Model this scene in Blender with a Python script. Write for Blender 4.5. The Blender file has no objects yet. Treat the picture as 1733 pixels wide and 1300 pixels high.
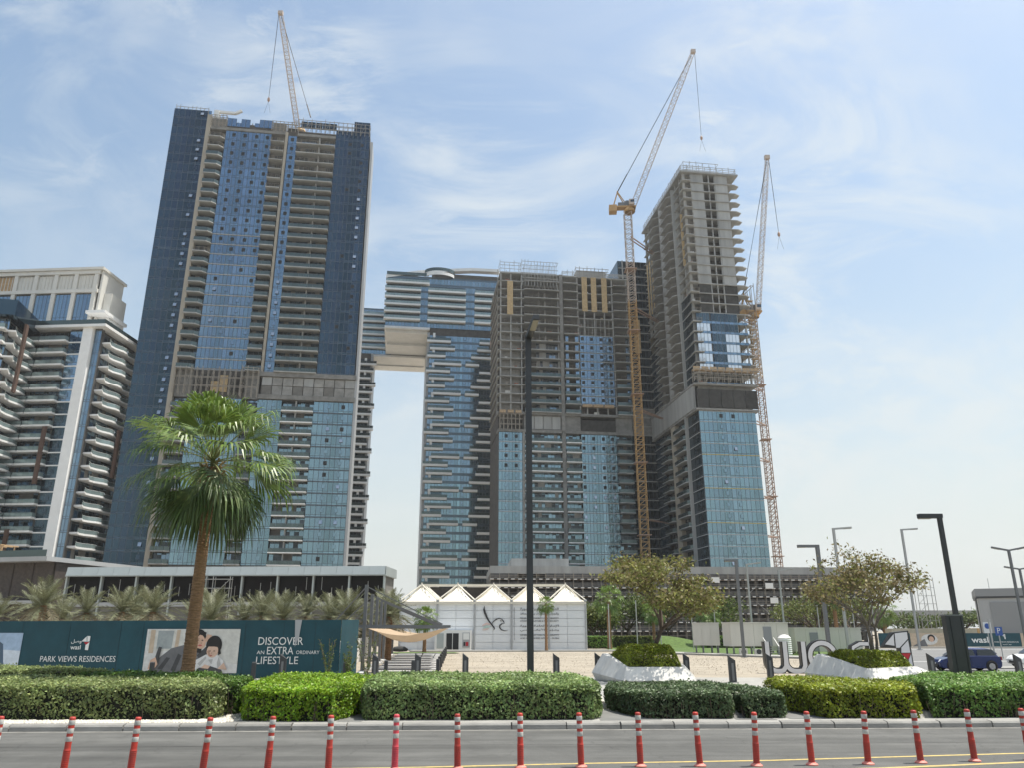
import bpy, math, random
import numpy as np
from mathutils import Vector, Matrix
R = math.radians
rnd = random.Random(7)
SC = bpy.context.scene
COL = SC.collection

# ------------------------------------------------------------------ camera, sky, sun, exposure
cam = bpy.data.cameras.new('camera'); co = bpy.data.objects.new('camera', cam); COL.objects.link(co)
co.location = (0, 0, 2.6); co.rotation_euler = (R(90 + 17.8), 0, 0)
cam.sensor_width = 36.0; cam.lens = 36.0 * 1300 / 1733; cam.clip_end = 6000; cam.clip_start = 0.1
SC.camera = co
SUN_EL, SUN_AZ = R(71), R(8)            # azimuth measured from +X towards +Y
sv = Vector((math.cos(SUN_EL) * math.cos(SUN_AZ), math.cos(SUN_EL) * math.sin(SUN_AZ), math.sin(SUN_EL)))
sun = bpy.data.lights.new('sun', 'SUN'); so = bpy.data.objects.new('sun', sun); COL.objects.link(so)
sun.energy = 4.1; sun.angle = R(0.6); sun.color = (1.0, 0.95, 0.86)
so.rotation_euler = sv.to_track_quat('Z', 'Y').to_euler(); so.location = (60, -60, 200)
SC.view_settings.view_transform = 'Standard'; SC.view_settings.look = 'None'
SC.view_settings.gamma = 1; SC.view_settings.use_curve_mapping = False
SC.view_settings.exposure = 0.62
SC.cycles.max_bounces = 6; SC.cycles.diffuse_bounces = 3; SC.cycles.glossy_bounces = 3
SC.cycles.transmission_bounces = 4; SC.cycles.transparent_max_bounces = 10
SC.cycles.caustics_reflective = False; SC.cycles.caustics_refractive = False

W = bpy.data.worlds.new('World'); SC.world = W; W.use_nodes = True
nt = W.node_tree; nt.nodes.clear()
def N(t, typ, **kw):
    n = t.nodes.new(typ)
    for k, v in kw.items():
        if k.startswith('i_'): n.inputs[k[2:].replace('_', ' ')].default_value = v
        else: setattr(n, k, v)
    return n
def math_n(t, op, a, b=None, clamp=False):
    n = t.nodes.new('ShaderNodeMath'); n.operation = op; n.use_clamp = clamp
    for i, v in enumerate((a, b)):
        if v is None: continue
        if hasattr(v, 'links'): t.links.new(v, n.inputs[i])
        else: n.inputs[i].default_value = v
    return n.outputs[0]
def ramp(t, src, stops):
    n = t.nodes.new('ShaderNodeValToRGB'); cr = n.color_ramp
    while len(cr.elements) < len(stops): cr.elements.new(0.5)
    for e, (p, c) in zip(cr.elements, stops):
        e.position = p; e.color = c if len(c) == 4 else (*c, 1)
    t.links.new(src, n.inputs[0]); return n.outputs[0]
sky = N(nt, 'ShaderNodeTexSky', sky_type='NISHITA', sun_disc=False, sun_elevation=SUN_EL,
        sun_rotation=math.atan2(sv.x, sv.y), altitude=0, air_density=1.25, dust_density=2.6, ozone_density=0.9)
geo = N(nt, 'ShaderNodeTexCoord')
sep = N(nt, 'ShaderNodeSeparateXYZ'); nt.links.new(geo.outputs['Generated'], sep.inputs[0])
def cloud(axis, long_, nscale, detail, rough, dist, lo, hi, seed):
    mp = N(nt, 'ShaderNodeMapping'); mp.vector_type = 'POINT'
    mp.inputs['Rotation'].default_value = (0, R(axis), R(6)); mp.inputs['Scale'].default_value = (long_, 1, 1); mp.inputs['Location'].default_value = seed
    nt.links.new(geo.outputs['Generated'], mp.inputs[0])
    no = N(nt, 'ShaderNodeTexNoise', i_Scale=nscale, i_Detail=detail, i_Roughness=rough, i_Distortion=dist)
    nt.links.new(mp.outputs[0], no.inputs[0])
    mr = N(nt, 'ShaderNodeMapRange', interpolation_type='SMOOTHSTEP'); nt.links.new(no.outputs[0], mr.inputs[0])
    mr.inputs[1].default_value = lo; mr.inputs[2].default_value = hi
    return mr.outputs[0]
c1 = cloud(-42, 0.38, 7.0, 10, 0.60, 0.75, 0.42, 0.66, (0.4, 0.4, 8.1))     # wispy cirrus
c2 = cloud(-50, 0.16, 13.0, 9, 0.64, 0.5, 0.45, 0.68, (1.7, 2.2, .6))       # fine fibres
c3 = cloud(-30, 0.8, 2.6, 3, 0.5, 0.2, 0.40, 0.62, (13.35, .45, 3.2))        # where the veil gathers
fib = math_n(nt, 'MAXIMUM', c1, math_n(nt, 'MULTIPLY', c2, 1.0))
cov = math_n(nt, 'MULTIPLY', fib, math_n(nt, 'ADD', math_n(nt, 'MULTIPLY', c3, 0.85), 0.16))
cfac = math_n(nt, 'MULTIPLY', cov, 0.66, True)
mix = N(nt, 'ShaderNodeMix', data_type='RGBA'); nt.links.new(cfac, mix.inputs[0])
tint = N(nt, 'ShaderNodeMix', data_type='RGBA', blend_type='MULTIPLY'); tint.inputs[0].default_value = 1.0; tint.inputs[7].default_value = (.96, 1.0, .95, 1)
nt.links.new(sky.outputs[0], tint.inputs[6]); nt.links.new(tint.outputs[2], mix.inputs[6]); mix.inputs[7].default_value = (4.55, 4.8, 4.8, 1)
# dusty air paling the sky towards the horizon, the same all round
hz = N(nt, 'ShaderNodeMapRange', interpolation_type='SMOOTHERSTEP'); nt.links.new(sep.outputs[2], hz.inputs[0])
hz.inputs[1].default_value = -0.25; hz.inputs[2].default_value = 0.66; hz.inputs[3].default_value = 1.0; hz.inputs[4].default_value = 0.0
mix2 = N(nt, 'ShaderNodeMix', data_type='RGBA'); nt.links.new(math_n(nt, 'MULTIPLY', hz.outputs[0], 0.97), mix2.inputs[0])
nt.links.new(mix.outputs[2], mix2.inputs[6]); mix2.inputs[7].default_value = (4.3, 4.45, 4.36, 1)
bg = N(nt, 'ShaderNodeBackground'); bg.inputs[1].default_value = 0.122
nt.links.new(mix2.outputs[2], bg.inputs[0])
wo = N(nt, 'ShaderNodeOutputWorld'); nt.links.new(bg.outputs[0], wo.inputs[0])

# ------------------------------------------------------------------ materials
MATS = {}
def mat(name, col=(.5, .5, .5), rough=.6, metal=0.0, var=0.0, vscale=3.0, bump=0.0, bscale=40.0, island=0.0, spec=0.5,
        col2=None, alpha=1.0, trans=0.0, emis=None, coords='Object', orand=0.0, detail=6, streak=False, two=0.0, stretch=None, ior=1.5):
    if name in MATS: return MATS[name]
    m = bpy.data.materials.new(name); m.use_nodes = True; MATS[name] = m
    t = m.node_tree; b = t.nodes['Principled BSDF']
    b.inputs['Roughness'].default_value = rough; b.inputs['Metallic'].default_value = metal
    b.inputs['Specular IOR Level'].default_value = spec; b.inputs['IOR'].default_value = ior
    b.inputs['Alpha'].default_value = alpha
    if trans: b.inputs['Transmission Weight'].default_value = trans
    if emis: b.inputs['Emission Color'].default_value = (*emis[:3], 1); b.inputs['Emission Strength'].default_value = emis[3]
    b.inputs['Base Color'].default_value = (*col, 1)
    src = None
    if var or bump or col2:
        tc = N(t, 'ShaderNodeTexCoord'); co_ = tc.outputs[coords]
        if orand:                           # repeated pieces do not share one stain pattern
            oi = N(t, 'ShaderNodeObjectInfo'); va = N(t, 'ShaderNodeVectorMath', operation='ADD'); t.links.new(co_, va.inputs[0]); t.links.new(oi.outputs['Location'], va.inputs[1]); co_ = va.outputs[0]
        if streak or stretch:
            mp = N(t, 'ShaderNodeMapping'); mp.inputs['Scale'].default_value = stretch or (1, 1, 0.12); t.links.new(co_, mp.inputs[0]); co_ = mp.outputs[0]
    if var or col2:
        no = N(t, 'ShaderNodeTexNoise', i_Scale=vscale, i_Detail=detail, i_Roughness=0.62); t.links.new(co_, no.inputs[0])
        c2 = col2 or tuple(c * (1 - var) for c in col); c1 = col if col2 else tuple(min(1, c * (1 + var)) for c in col)
        src = ramp(t, no.outputs[0], [(0.34, c2), (0.66, c1)])
    if island:
        g = N(t, 'ShaderNodeNewGeometry')
        hs = N(t, 'ShaderNodeHueSaturation'); hs.inputs['Color'].default_value = (*col, 1)
        if src: t.links.new(src, hs.inputs['Color'])
        v = math_n(t, 'ADD', math_n(t, 'MULTIPLY', g.outputs['Random Per Island'], 2 * island), 1 - island)
        t.links.new(v, hs.inputs['Value'])
        h = math_n(t, 'ADD', math_n(t, 'MULTIPLY', math_n(t, 'FRACT', math_n(t, 'MULTIPLY', g.outputs['Random Per Island'], 7.31)), 0.05 * min(1, island * 2)), 0.5 - 0.025 * min(1, island * 2))
        t.links.new(h, hs.inputs['Hue'])
        src = hs.outputs[0]
    if orand:
        oj = N(t, 'ShaderNodeObjectInfo'); h2 = N(t, 'ShaderNodeHueSaturation'); h2.inputs['Color'].default_value = (*col, 1)
        if src: t.links.new(src, h2.inputs['Color'])
        t.links.new(math_n(t, 'ADD', math_n(t, 'MULTIPLY', oj.outputs['Random'], 2*orand), 1-orand), h2.inputs['Value']); src = h2.outputs[0]
    if src: t.links.new(src, b.inputs['Base Color'])
    if bump:
        no2 = N(t, 'ShaderNodeTexNoise', i_Scale=bscale, i_Detail=5, i_Roughness=0.6); t.links.new(co_, no2.inputs[0])
        bm = N(t, 'ShaderNodeBump', i_Strength=bump, i_Distance=0.05); t.links.new(no2.outputs[0], bm.inputs['Height'])
        t.links.new(bm.outputs[0], b.inputs['Normal'])
    if two:                                # leaves let some light through
        tr = N(t, 'ShaderNodeBsdfTranslucent'); mx = N(t, 'ShaderNodeMixShader', i_Fac=two)
        if src: t.links.new(src, tr.inputs[0])
        else: tr.inputs[0].default_value = (*col, 1)
        t.links.new(b.outputs[0], mx.inputs[1]); t.links.new(tr.outputs[0], mx.inputs[2])
        t.links.new(mx.outputs[0], t.nodes['Material Output'].inputs[0])
    return m

# ------------------------------------------------------------------ mesh collecting
class MB:
    def __init__(s): s.v = []; s.f = []; s.m = []; s.smooth = False
    def quad(s, a, b, c, d, m=0):
        n = len(s.v); s.v += [tuple(a), tuple(b), tuple(c), tuple(d)]; s.f.append((n, n+1, n+2, n+3)); s.m.append(m); return s
    def poly(s, pts, m=0):
        n = len(s.v); s.v += [tuple(p) for p in pts]; s.f.append(tuple(range(n, n+len(pts)))); s.m.append(m); return s
    def box(s, x0, x1, y0, y1, z0, z1, m=0):
        n = len(s.v)
        s.v += [(x0,y0,z0),(x1,y0,z0),(x1,y1,z0),(x0,y1,z0),(x0,y0,z1),(x1,y0,z1),(x1,y1,z1),(x0,y1,z1)]
        for q in ((0,3,2,1),(4,5,6,7),(0,1,5,4),(1,2,6,5),(2,3,7,6),(3,0,4,7)):
            s.f.append(tuple(n+i for i in q)); s.m.append(m)
        return s
    def prism(s, pts, z0, z1, m=0, mtop=None):
        """pts counter-clockwise (x, y) from above"""
        n = len(s.v); k = len(pts)
        s.v += [(p[0], p[1], z0) for p in pts] + [(p[0], p[1], z1) for p in pts]
        s.f.append(tuple(n+k-1-i for i in range(k))); s.m.append(m)
        s.f.append(tuple(n+k+i for i in range(k))); s.m.append(m if mtop is None else mtop)
        for i in range(k):
            j = (i+1) % k; s.f.append((n+i, n+j, n+k+j, n+k+i)); s.m.append(m)
        return s
    def tube(s, p, q, r, n=6, m=0, r2=None, cap=True):
        p = Vector(p); q = Vector(q); d = (q-p)
        if d.length < 1e-6: return s
        d.normalize(); a = d.orthogonal().normalized(); b = d.cross(a); r2 = r if r2 is None else r2
        k = len(s.v)
        for (c, rr) in ((p, r), (q, r2)):
            for i in range(n):
                t = 2*math.pi*i/n; s.v.append(tuple(c + (a*math.cos(t) + b*math.sin(t))*rr))
        for i in range(n):
            j = (i+1) % n; s.f.append((k+i, k+j, k+n+j, k+n+i)); s.m.append(m)
        if cap:
            s.f.append(tuple(k+n-1-i for i in range(n))); s.m.append(m); s.f.append(tuple(k+n+i for i in range(n))); s.m.append(m)
        return s
    def bar(s, p, q, w, h, m=0, up=(0,0,1)):
        p = Vector(p); q = Vector(q); d = (q-p).normalized(); up = Vector(up)
        a = d.cross(up)
        if a.length < 1e-4: a = d.cross(Vector((0,1,0)))
        a.normalize(); b = a.cross(d); k = len(s.v)
        for c in (p, q):
            for (i, j) in ((-1,-1),(1,-1),(1,1),(-1,1)): s.v.append(tuple(c + a*(i*w/2) + b*(j*h/2)))
        for f in ((3,2,1,0),(4,5,6,7),(0,1,5,4),(1,2,6,5),(2,3,7,6),(3,0,4,7)):
            s.f.append(tuple(k+i for i in f)); s.m.append(m)
        return s
    def lathe(s, prof, n=16, c=(0,0,0), m=0):
        k = len(s.v)
        for (r, z) in prof:
            for i in range(n):
                t = 2*math.pi*i/n; s.v.append((c[0]+r*math.cos(t), c[1]+r*math.sin(t), c[2]+z))
        for a in range(len(prof)-1):
            for i in range(n):
                j = (i+1) % n; s.f.append((k+a*n+i, k+a*n+j, k+(a+1)*n+j, k+(a+1)*n+i)); s.m.append(m if not isinstance(m, (list, tuple)) else m[a])
        s.f.append(tuple(k+(len(prof)-1)*n+i for i in range(n))); s.m.append(m if not isinstance(m, (list, tuple)) else m[-1])
        return s
    def mesh(s, name, mats, smooth=False):
        me = bpy.data.meshes.new(name); me.from_pydata(s.v, [], s.f)
        mats = mats if isinstance(mats, (list, tuple)) else [mats]
        for x in mats: me.materials.append(MATS[x])
        if len(mats) > 1: me.polygons.foreach_set('material_index', s.m)
        if smooth: me.polygons.foreach_set('use_smooth', [True]*len(s.f))
        me.update(); return me
    def build(s, name, mats, parent=None, loc=(0,0,0), rz=0, smooth=False):
        return ob(name, s.mesh(name, mats, smooth), parent, loc, rz)
def ob(name, me, parent=None, loc=(0,0,0), rz=0, rot=None, scale=None):
    o = bpy.data.objects.new(name, me); COL.objects.link(o); o.parent = parent; o.location = loc
    o.rotation_euler = rot or (0, 0, rz)
    if scale: o.scale = scale if isinstance(scale, (tuple, list)) else (scale,)*3
    return o
def empty(name, loc=(0,0,0), rz=0): return ob(name, None, None, loc, rz)
def tag(o, label=None, cat=None, group=None, kind=None):
    if label: o['label'] = label
    if cat: o['category'] = cat
    if group: o['group'] = group
    if kind: o['kind'] = kind
    return o
def tree_copy(o, parent=None, loc=None, rz=None, scale=None):
    c = o.copy(); COL.objects.link(c); c.parent = parent
    if loc is not None: c.location = loc
    if rz is not None: c.rotation_euler = (0, 0, rz)
    if scale is not None: c.scale = scale if isinstance(scale, (tuple, list)) else (scale,)*3
    for ch in list(o.children): tree_copy(ch, c)
    return c
def np_mesh(name, verts, faces, mats, midx=None, smooth=False):
    """verts (n,3), faces (m,k) arrays"""
    me = bpy.data.meshes.new(name); verts = np.asarray(verts, np.float32); faces = np.asarray(faces, np.int32)
    n, k = faces.shape
    me.vertices.add(len(verts)); me.vertices.foreach_set('co', verts.ravel())
    me.loops.add(n*k); me.loops.foreach_set('vertex_index', faces.ravel())
    me.polygons.add(n); me.polygons.foreach_set('loop_start', np.arange(n, dtype=np.int32)*k)
    for x in (mats if isinstance(mats, (list, tuple)) else [mats]): me.materials.append(MATS[x])
    if midx is not None: me.polygons.foreach_set('material_index', np.asarray(midx, np.int32))
    if smooth: me.polygons.foreach_set('use_smooth', np.ones(n, bool))
    me.update(calc_edges=True); return me
CACHE = {}
def cached(key, fn):
    if key not in CACHE: CACHE[key] = fn()
    return CACHE[key]
# ------------------------------------------------------------------ colours of the place
mat('sand', (.36, .315, .25), .95, bump=.9, bscale=2.2, detail=12, vscale=.22, col2=(.25, .22, .175), stretch=(1, 1.5, 1))
mat('rubble', (.33, .29, .23), .95, island=.25)
mat('asphalt_seam', (.07, .07, .068), .95, var=.3, vscale=2)
mat('road_dust', (.19, .185, .17), .95, var=.3, vscale=2.5)
mat('asphalt_far', (.16, .16, .158), .9, var=.08, vscale=.2, bump=.1, bscale=40)
mat('kerb_concrete', (.235, .23, .215), .85, var=.16, vscale=2.2, bump=.25, bscale=30, detail=10, orand=0.14)
mat('paving', (.31, .305, .285), .85, var=.10, vscale=1.2, bump=.15, bscale=30)
mat('paving_dark', (.16, .16, .155), .8, var=.12, vscale=2, bump=.1, bscale=30)
mat('yellow_paint', (.58, .43, .13), .75, vscale=7, detail=12, col2=(.36, .29, .13))
mat('white_paint', (.68, .68, .66), .7, var=.1, vscale=6)
mat('gravel', (.66, .62, .54), .9, island=.22)
mat('soil', (.10, .075, .05), .95, var=.25, vscale=6)
mat('grass', (.075, .125, .028), .95, var=.3, vscale=2.5, bump=.6, bscale=25)
mat('concrete', (.325, .33, .325), .85, var=.16, vscale=.35, bump=.12, bscale=6, detail=9, streak=True, orand=0.1)
mat('concrete_raw', (.235, .232, .222), .9, var=.22, vscale=.6, bump=.2, bscale=5, detail=9, orand=0.16)
mat('concrete_dark', (.15, .145, .135), .9, var=.2, vscale=.5)
mat('interior', (.085, .08, .075), .95, var=.3, vscale=.6)
mat('white_clad', (.78, .78, .77), .5, var=.05, vscale=.3, orand=0.05)
mat('spandrel_glass', (.10, .135, .165), .2, metal=.5)
mat('white_frame', (.72, .72, .70), .45)
mat('grey_clad', (.36, .37, .38), .5, var=.06, vscale=.2, streak=True)
mat('beige_fin', (.37, .335, .28), .75, var=.1, vscale=.4, streak=True)
mat('mullion', (.10, .12, .14), .5, metal=.4)
mat('glass_light', (.175, .255, .335), .07, metal=.92, island=.17, orand=0.1)
mat('glass_teal', (.195, .295, .345), .07, metal=.92, island=.17, orand=0.08)  # glass of the lower floors, mirrored horizon haze put into its teal
mat('glass_dark', (.046, .078, .108), .10, metal=.90, island=.26, orand=0.1)
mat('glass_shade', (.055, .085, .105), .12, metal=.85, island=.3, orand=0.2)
mat('glass_bridge', (.195, .285, .355), .08, metal=.92, island=.14, orand=0.1)
mat('vent_sky_glass', (.42, .46, .50), .12, metal=.8)  # open vents paler, the bright sky they mirror put into the colour
mat('glass_film', (.66, .72, .78), .25, metal=.6, island=.08)
mat('balustrade_pale', (.24, .31, .31), .15, metal=.4, island=.12)
mat('balustrade', (.085, .115, .115), .12, metal=.6, island=.12)
mat('dark_panel', (.012, .013, .015), .6)
mat('door_glass', (.05, .065, .075), .12, metal=.6, island=.5)
mat('tan_net', (.47, .35, .20), .9, var=.15, vscale=1.5, orand=0.12)
mat('black_net', (.045, .044, .042), .95, var=.3, vscale=.8, orand=0.3)
mat('scaffold', (.30, .27, .23), .6, metal=.3)
mat('wood_deck', (.38, .28, .18), .9, var=.25, vscale=2)
mat('crane_yellow', (.44, .27, .11), .6, var=.12, vscale=1)
mat('crane_white', (.46, .385, .33), .6, var=.1, vscale=1)
mat('crane_red', (.37, .25, .19), .6, var=.15, vscale=1)
mat('cable', (.06, .06, .06), .6)
mat('dark_steel', (.045, .048, .052), .45, metal=.3, var=.1, vscale=1)
mat('grey_steel', (.16, .165, .17), .5, metal=.4, var=.08)
mat('steel_light', (.40, .40, .39), .5, metal=.4)

def road_surface():
    m = mat('asphalt', (.088, .088, .083), .9, var=.30, vscale=1.0, bump=.3, bscale=60, detail=14, stretch=(.045, 1.0, 1))
    t = m.node_tree; b = t.nodes['Principled BSDF']; src = b.inputs['Base Color'].links[0].from_socket
    tc = N(t, 'ShaderNodeTexCoord'); f = N(t, 'ShaderNodeTexNoise', i_Scale=38.0, i_Detail=4, i_Roughness=.7); t.links.new(tc.outputs['Object'], f.inputs[0])
    p = N(t, 'ShaderNodeTexNoise', i_Scale=.55, i_Detail=8, i_Roughness=.68, i_Distortion=.6); t.links.new(tc.outputs['Object'], p.inputs[0])
    vr = N(t, 'ShaderNodeTexVoronoi', feature='DISTANCE_TO_EDGE', i_Scale=.32); wv = N(t, 'ShaderNodeVectorMath', operation='ADD'); t.links.new(tc.outputs['Object'], wv.inputs[0])
    nv = N(t, 'ShaderNodeTexNoise', i_Scale=1.3, i_Detail=6); t.links.new(tc.outputs['Object'], nv.inputs[0]); t.links.new(nv.outputs['Color'], wv.inputs[1]); t.links.new(wv.outputs[0], vr.inputs[0])
    grain = math_n(t, 'ADD', math_n(t, 'MULTIPLY', f.outputs[0], 1.3), .35); patch = math_n(t, 'ADD', math_n(t, 'MULTIPLY', p.outputs[0], 1.2), .4)
    crack = N(t, 'ShaderNodeMapRange'); t.links.new(vr.outputs['Distance'], crack.inputs[0]); crack.inputs[1].default_value = 0; crack.inputs[2].default_value = .008; crack.inputs[3].default_value = .72; crack.inputs[4].default_value = 1
    hs = N(t, 'ShaderNodeHueSaturation'); t.links.new(src, hs.inputs['Color']); t.links.new(math_n(t, 'MULTIPLY', math_n(t, 'MULTIPLY', grain, patch), crack.outputs[0]), hs.inputs['Value']); t.links.new(hs.outputs[0], b.inputs['Base Color'])
road_surface()
# ------------------------------------------------------------------ ground and road
def sheet(name, pts, z, m, label=None, kind='structure', sub=1):
    o = MB().poly([(x, y, z) for x, y in pts]).build(name, m); o['kind'] = kind
    if label: o['label'] = label
    return o
sheet('ground', [(-1500, -600), (1500, -600), (1500, 2500), (-1500, 2500)], -0.02, 'sand', 'pale sandy ground reaching to the hazy horizon')
def kerb_y(x): return 22.95 + .037*x
sheet('road', [(-60, -8), (60, -8), (60, kerb_y(60)), (-60, kerb_y(-60))], 0, 'asphalt', 'grey asphalt road in front of the hedges')
# painted lines: a yellow edge line and a second one nearer
def line(pts, w, m, name, label):
    mb = MB()
    for (a, b) in zip(pts[:-1], pts[1:]):
        d = Vector((b[0]-a[0], b[1]-a[1], 0)).normalized(); nn = Vector((-d.y, d.x, 0))*w/2
        A = Vector((*a, .004)); B = Vector((*b, .004))
        mb.quad(A-nn, B-nn, B+nn, A+nn)
    o = mb.build(name, m); o['kind'] = 'structure'; o['label'] = label
line([(-22, 15.9), (-10, 16.1), (-2, 16.86), (1.6, 17.36), (5.4, 17.73), (11.3, 18.71), (30, 21.2)], .12, 'yellow_paint', 'road_line', 'thin yellow line running behind the red posts')
line([(-40, kerb_y(-40)-2.9), (40, kerb_y(40)-2.9)], .025, 'asphalt_seam', 'road_seam', 'thin dark seam in the asphalt')
line([(-40, kerb_y(-40)-.12), (40, kerb_y(40)-.12)], .22, 'road_dust', 'road_edge', 'dusty strip of asphalt along the kerb')
line([(-20, 14.2), (0, 15.6), (7.4, 16.8), (10.6, 17.5), (30, 20.8)], .14, 'yellow_paint', 'road_line', 'yellow line in front of the red posts')
# planted island behind the kerb
sheet('island_bed', [(-70, kerb_y(-70)+.25), (70, kerb_y(70)+.25), (70, 36), (-70, 33)], .165, 'paving', 'pale paved bed under the hedges')
kr = empty('kerb'); kr['kind'] = 'structure'; kr['label'] = 'grey concrete kerb along the road'
a0 = math.atan(.037); 
def kerb_mesh(v):
    mb = MB(); L = 1.0/math.cos(0); c = .035; g = .006 + .006*v
    pr = [(0, 0), (.012, .115), (.05, .16), (.29, .185), (.29, 0)]
    n = len(mb.v); x0, x1 = g, 1.0-g
    for x in (x0, x1): mb.v += [(x, y, z) for y, z in pr]
    k = len(pr)
    for i in range(k-1): mb.f.append((i, k+i, k+i+1, i+1)[::-1]); mb.m.append(0)
    mb.f.append(tuple(range(k))); mb.m.append(0); mb.f.append(tuple(k+k-1-i for i in range(k))); mb.m.append(0)
    return mb.mesh('kerb_stone', 'kerb_concrete')
KV = [kerb_mesh(i) for i in range(3)]
for i in range(-26, 27):
    o = ob('kerb_stone', KV[i % 3], kr, (i*1.5, kerb_y(i*1.5) + rnd.uniform(-.006, .006), rnd.uniform(-.004, .003)), a0, scale=(1.5/math.cos(a0), 1, 1))
MB().box(0, 110, 0.03, .24, 0.0, .07).build('kerb_base', 'concrete_dark', kr, (-55, kerb_y(-55), 0), a0)
# white gravel in front of and beside the left hedges
def inside(p, poly):
    x, y = p; c = False
    for (x1, y1), (x2, y2) in zip(poly, poly[1:]+poly[:1]):
        if (y1 > y) != (y2 > y) and x < (x2-x1)*(y-y1)/(y2-y1)+x1: c = not c
    return c
def gravel(poly, n, name, label, rr=(.015, .038), zz=.166, m='gravel'):
    xs = [p[0] for p in poly]; ys = [p[1] for p in poly]; V = []; F = []; rg = random.Random(3)
    while n:
        p = (rg.uniform(min(xs), max(xs)), rg.uniform(min(ys), max(ys)))
        if not inside(p, poly): continue
        n -= 1; r = rg.uniform(*rr); k = len(V); a = rg.random()*6; z = zz
        V += [(p[0]+r*1.2*math.cos(a+t), p[1]+r*1.2*math.sin(a+t), z) for t in (0, 2.1, 4.2)] + [(p[0]+r*.7*math.cos(a+t), p[1]+r*.7*math.sin(a+t), z+r) for t in (.5, 2.6, 4.7)]
        F += [(k, k+1, k+4), (k, k+4, k+3), (k+1, k+2, k+5), (k+1, k+5, k+4), (k+2, k, k+3), (k+2, k+3, k+5), (k+3, k+4, k+5)]
    o = ob(name, np_mesh(name, V, F, m)); tag(o, label, 'gravel', kind='stuff')
gravel([(-20, 22.5), (-8.1, 22.95), (-7.4, 23.9), (-8.3, 28), (-9.2, 27), (-8.3, 24.2), (-9, 23.6), (-20, 23.4)], 9000, 'white_gravel', 'white gravel strip between kerb and the left hedges')
gravel([(2.5, 26.5), (3.1, 26.5), (3.5, 33), (2.6, 33)], 1500, 'white_gravel', 'white gravel patch between the middle hedge and the dark hedge')
gravel([(-5, 50), (12, 49), (24, 60), (30, 70), (13, 99), (-9, 100)], 3500, 'rubble', 'small stones and clods scattered over the sand lot', (.02, .055), -.025, 'rubble')
# slanting dark paths between the hedges
sheet('paving_strip', [(-8.0, 23.2), (-7.4, 23.2), (-8.6, 28.2), (-8.9, 28.2)], .172, 'paving_dark')
sheet('paving_strip', [(-4.9, 23.2), (-4.2, 23.2), (-4.6, 29), (-4.9, 29)], .172, 'paving_dark')
sheet('paving_strip', [(2.5, 23.6), (4.3, 23.7), (2.9, 26.8), (2.6, 26.8)], .172, 'paving_dark')
sheet('paving_strip', [(6.4, 23.8), (7.6, 23.8), (7.0, 25.4), (6.6, 25.4)], .172, 'paving_dark')
sheet('paving_strip', [(8.0, 24.0), (9.2, 24.0), (8.6, 28), (8.3, 28)], .172, 'paving_dark')
# plaza paving between island and sand lot
sheet('pavement', [(-70, 33), (70, 36), (70, 44), (30, 46), (8, 47), (-70, 50)], .03, 'paving', 'pale paved walk behind the hedges')
# asphalt junction to the right
sheet('side_road', [(24, 50), (70, 47), (300, 70), (300, 128), (70, 124), (38, 116), (33, 80), (26, 62)], .012, 'asphalt_far', 'pale asphalt road with cars on the right')
sheet('road_line', [(34, 70), (120, 82), (120, 82.4), (34, 70.4)], .018, 'white_paint')
sheet('road_line', [(40, 112), (200, 120), (200, 120.5), (40, 112.5)], .018, 'white_paint')
sheet('median_strip', [(30, 57.5), (80, 60), (80, 62), (31, 59.6)], .07, 'paving')
sheet('pavement', [(34, 122), (60, 125), (300, 130), (300, 138), (34, 134)], .08, 'paving', 'far pavement in front of the distant hoarding')
# walk around the sand lot, kerbed
def slab(name, pts, z0, z1, m, label=None):
    o = MB().prism(pts, z0, z1).build(name, m); o['kind'] = 'structure'
    if label: o['label'] = label
    return o
slab('pavement', [(-13, 103), (14, 104), (14, 107), (-13, 106)], -.01, .14, 'paving', 'pale kerbed walk in front of the white tent hall')
slab('pavement', [(12.5, 101), (32, 71), (34.5, 72.5), (15, 104)], -.01, .16, 'paving', 'pale kerbed walk slanting past the grey cabins')
sheet('lawn', [(13, 108), (15.2, 105), (34.5, 75), (37, 78), (40, 104), (44, 150), (16, 150)], .05, 'grass', 'green lawn behind the sand lot')
sheet('lawn', [(-17, 94), (-6, 95), (-7, 99), (-17, 99)], .05, 'grass', 'small lawn patch beside the shaded walk')
def mound(name, c, rx, ry, h, label):
    V = []; F = []; n, k = 28, 8
    for j in range(k+1):
        r = j/k; z = h*(math.cos(r*math.pi)+1)/2
        for i in range(n): V.append((c[0]+rx*r*math.cos(i*2*math.pi/n), c[1]+ry*r*math.sin(i*2*math.pi/n), .04+z))
    for j in range(k):
        for i in range(n): F.append((j*n+i, j*n+(i+1) % n, (j+1)*n+(i+1) % n, (j+1)*n+i)[::-1])
    o = ob(name, np_mesh(name, V, F, 'grass', smooth=True)); o['kind'] = 'structure'; o['label'] = label
mound('lawn_mound', (24, 132), 12, 9, 1.7, 'low grassy mound among the park trees')
# striped walk under the shade sails
wk = empty('striped_walk'); wk['kind'] = 'structure'; wk['label'] = 'dark walkway crossed by pale stripes under the shade sails'
MB().poly([(-8.6, 48, .012), (-4.6, 48, .012), (-7.7, 95, .012), (-13.2, 95, .012)]).build('walk_surface', 'paving_dark', wk)
ws = cached('stripe', lambda: MB().box(0, 1, 0, .55, 0, .03).mesh('stripe', 'white_clad'))
for i in range(13):
    t = (i+.5)/13; y = 49 + t*44; x0 = -8.6-4.6*(y-48)/47; x1 = -4.6-3.1*(y-48)/47
    ob('stripe', ws, wk, (x0, y, .004), 0, scale=(x1-x0, .8+t*.6, 1))
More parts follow.
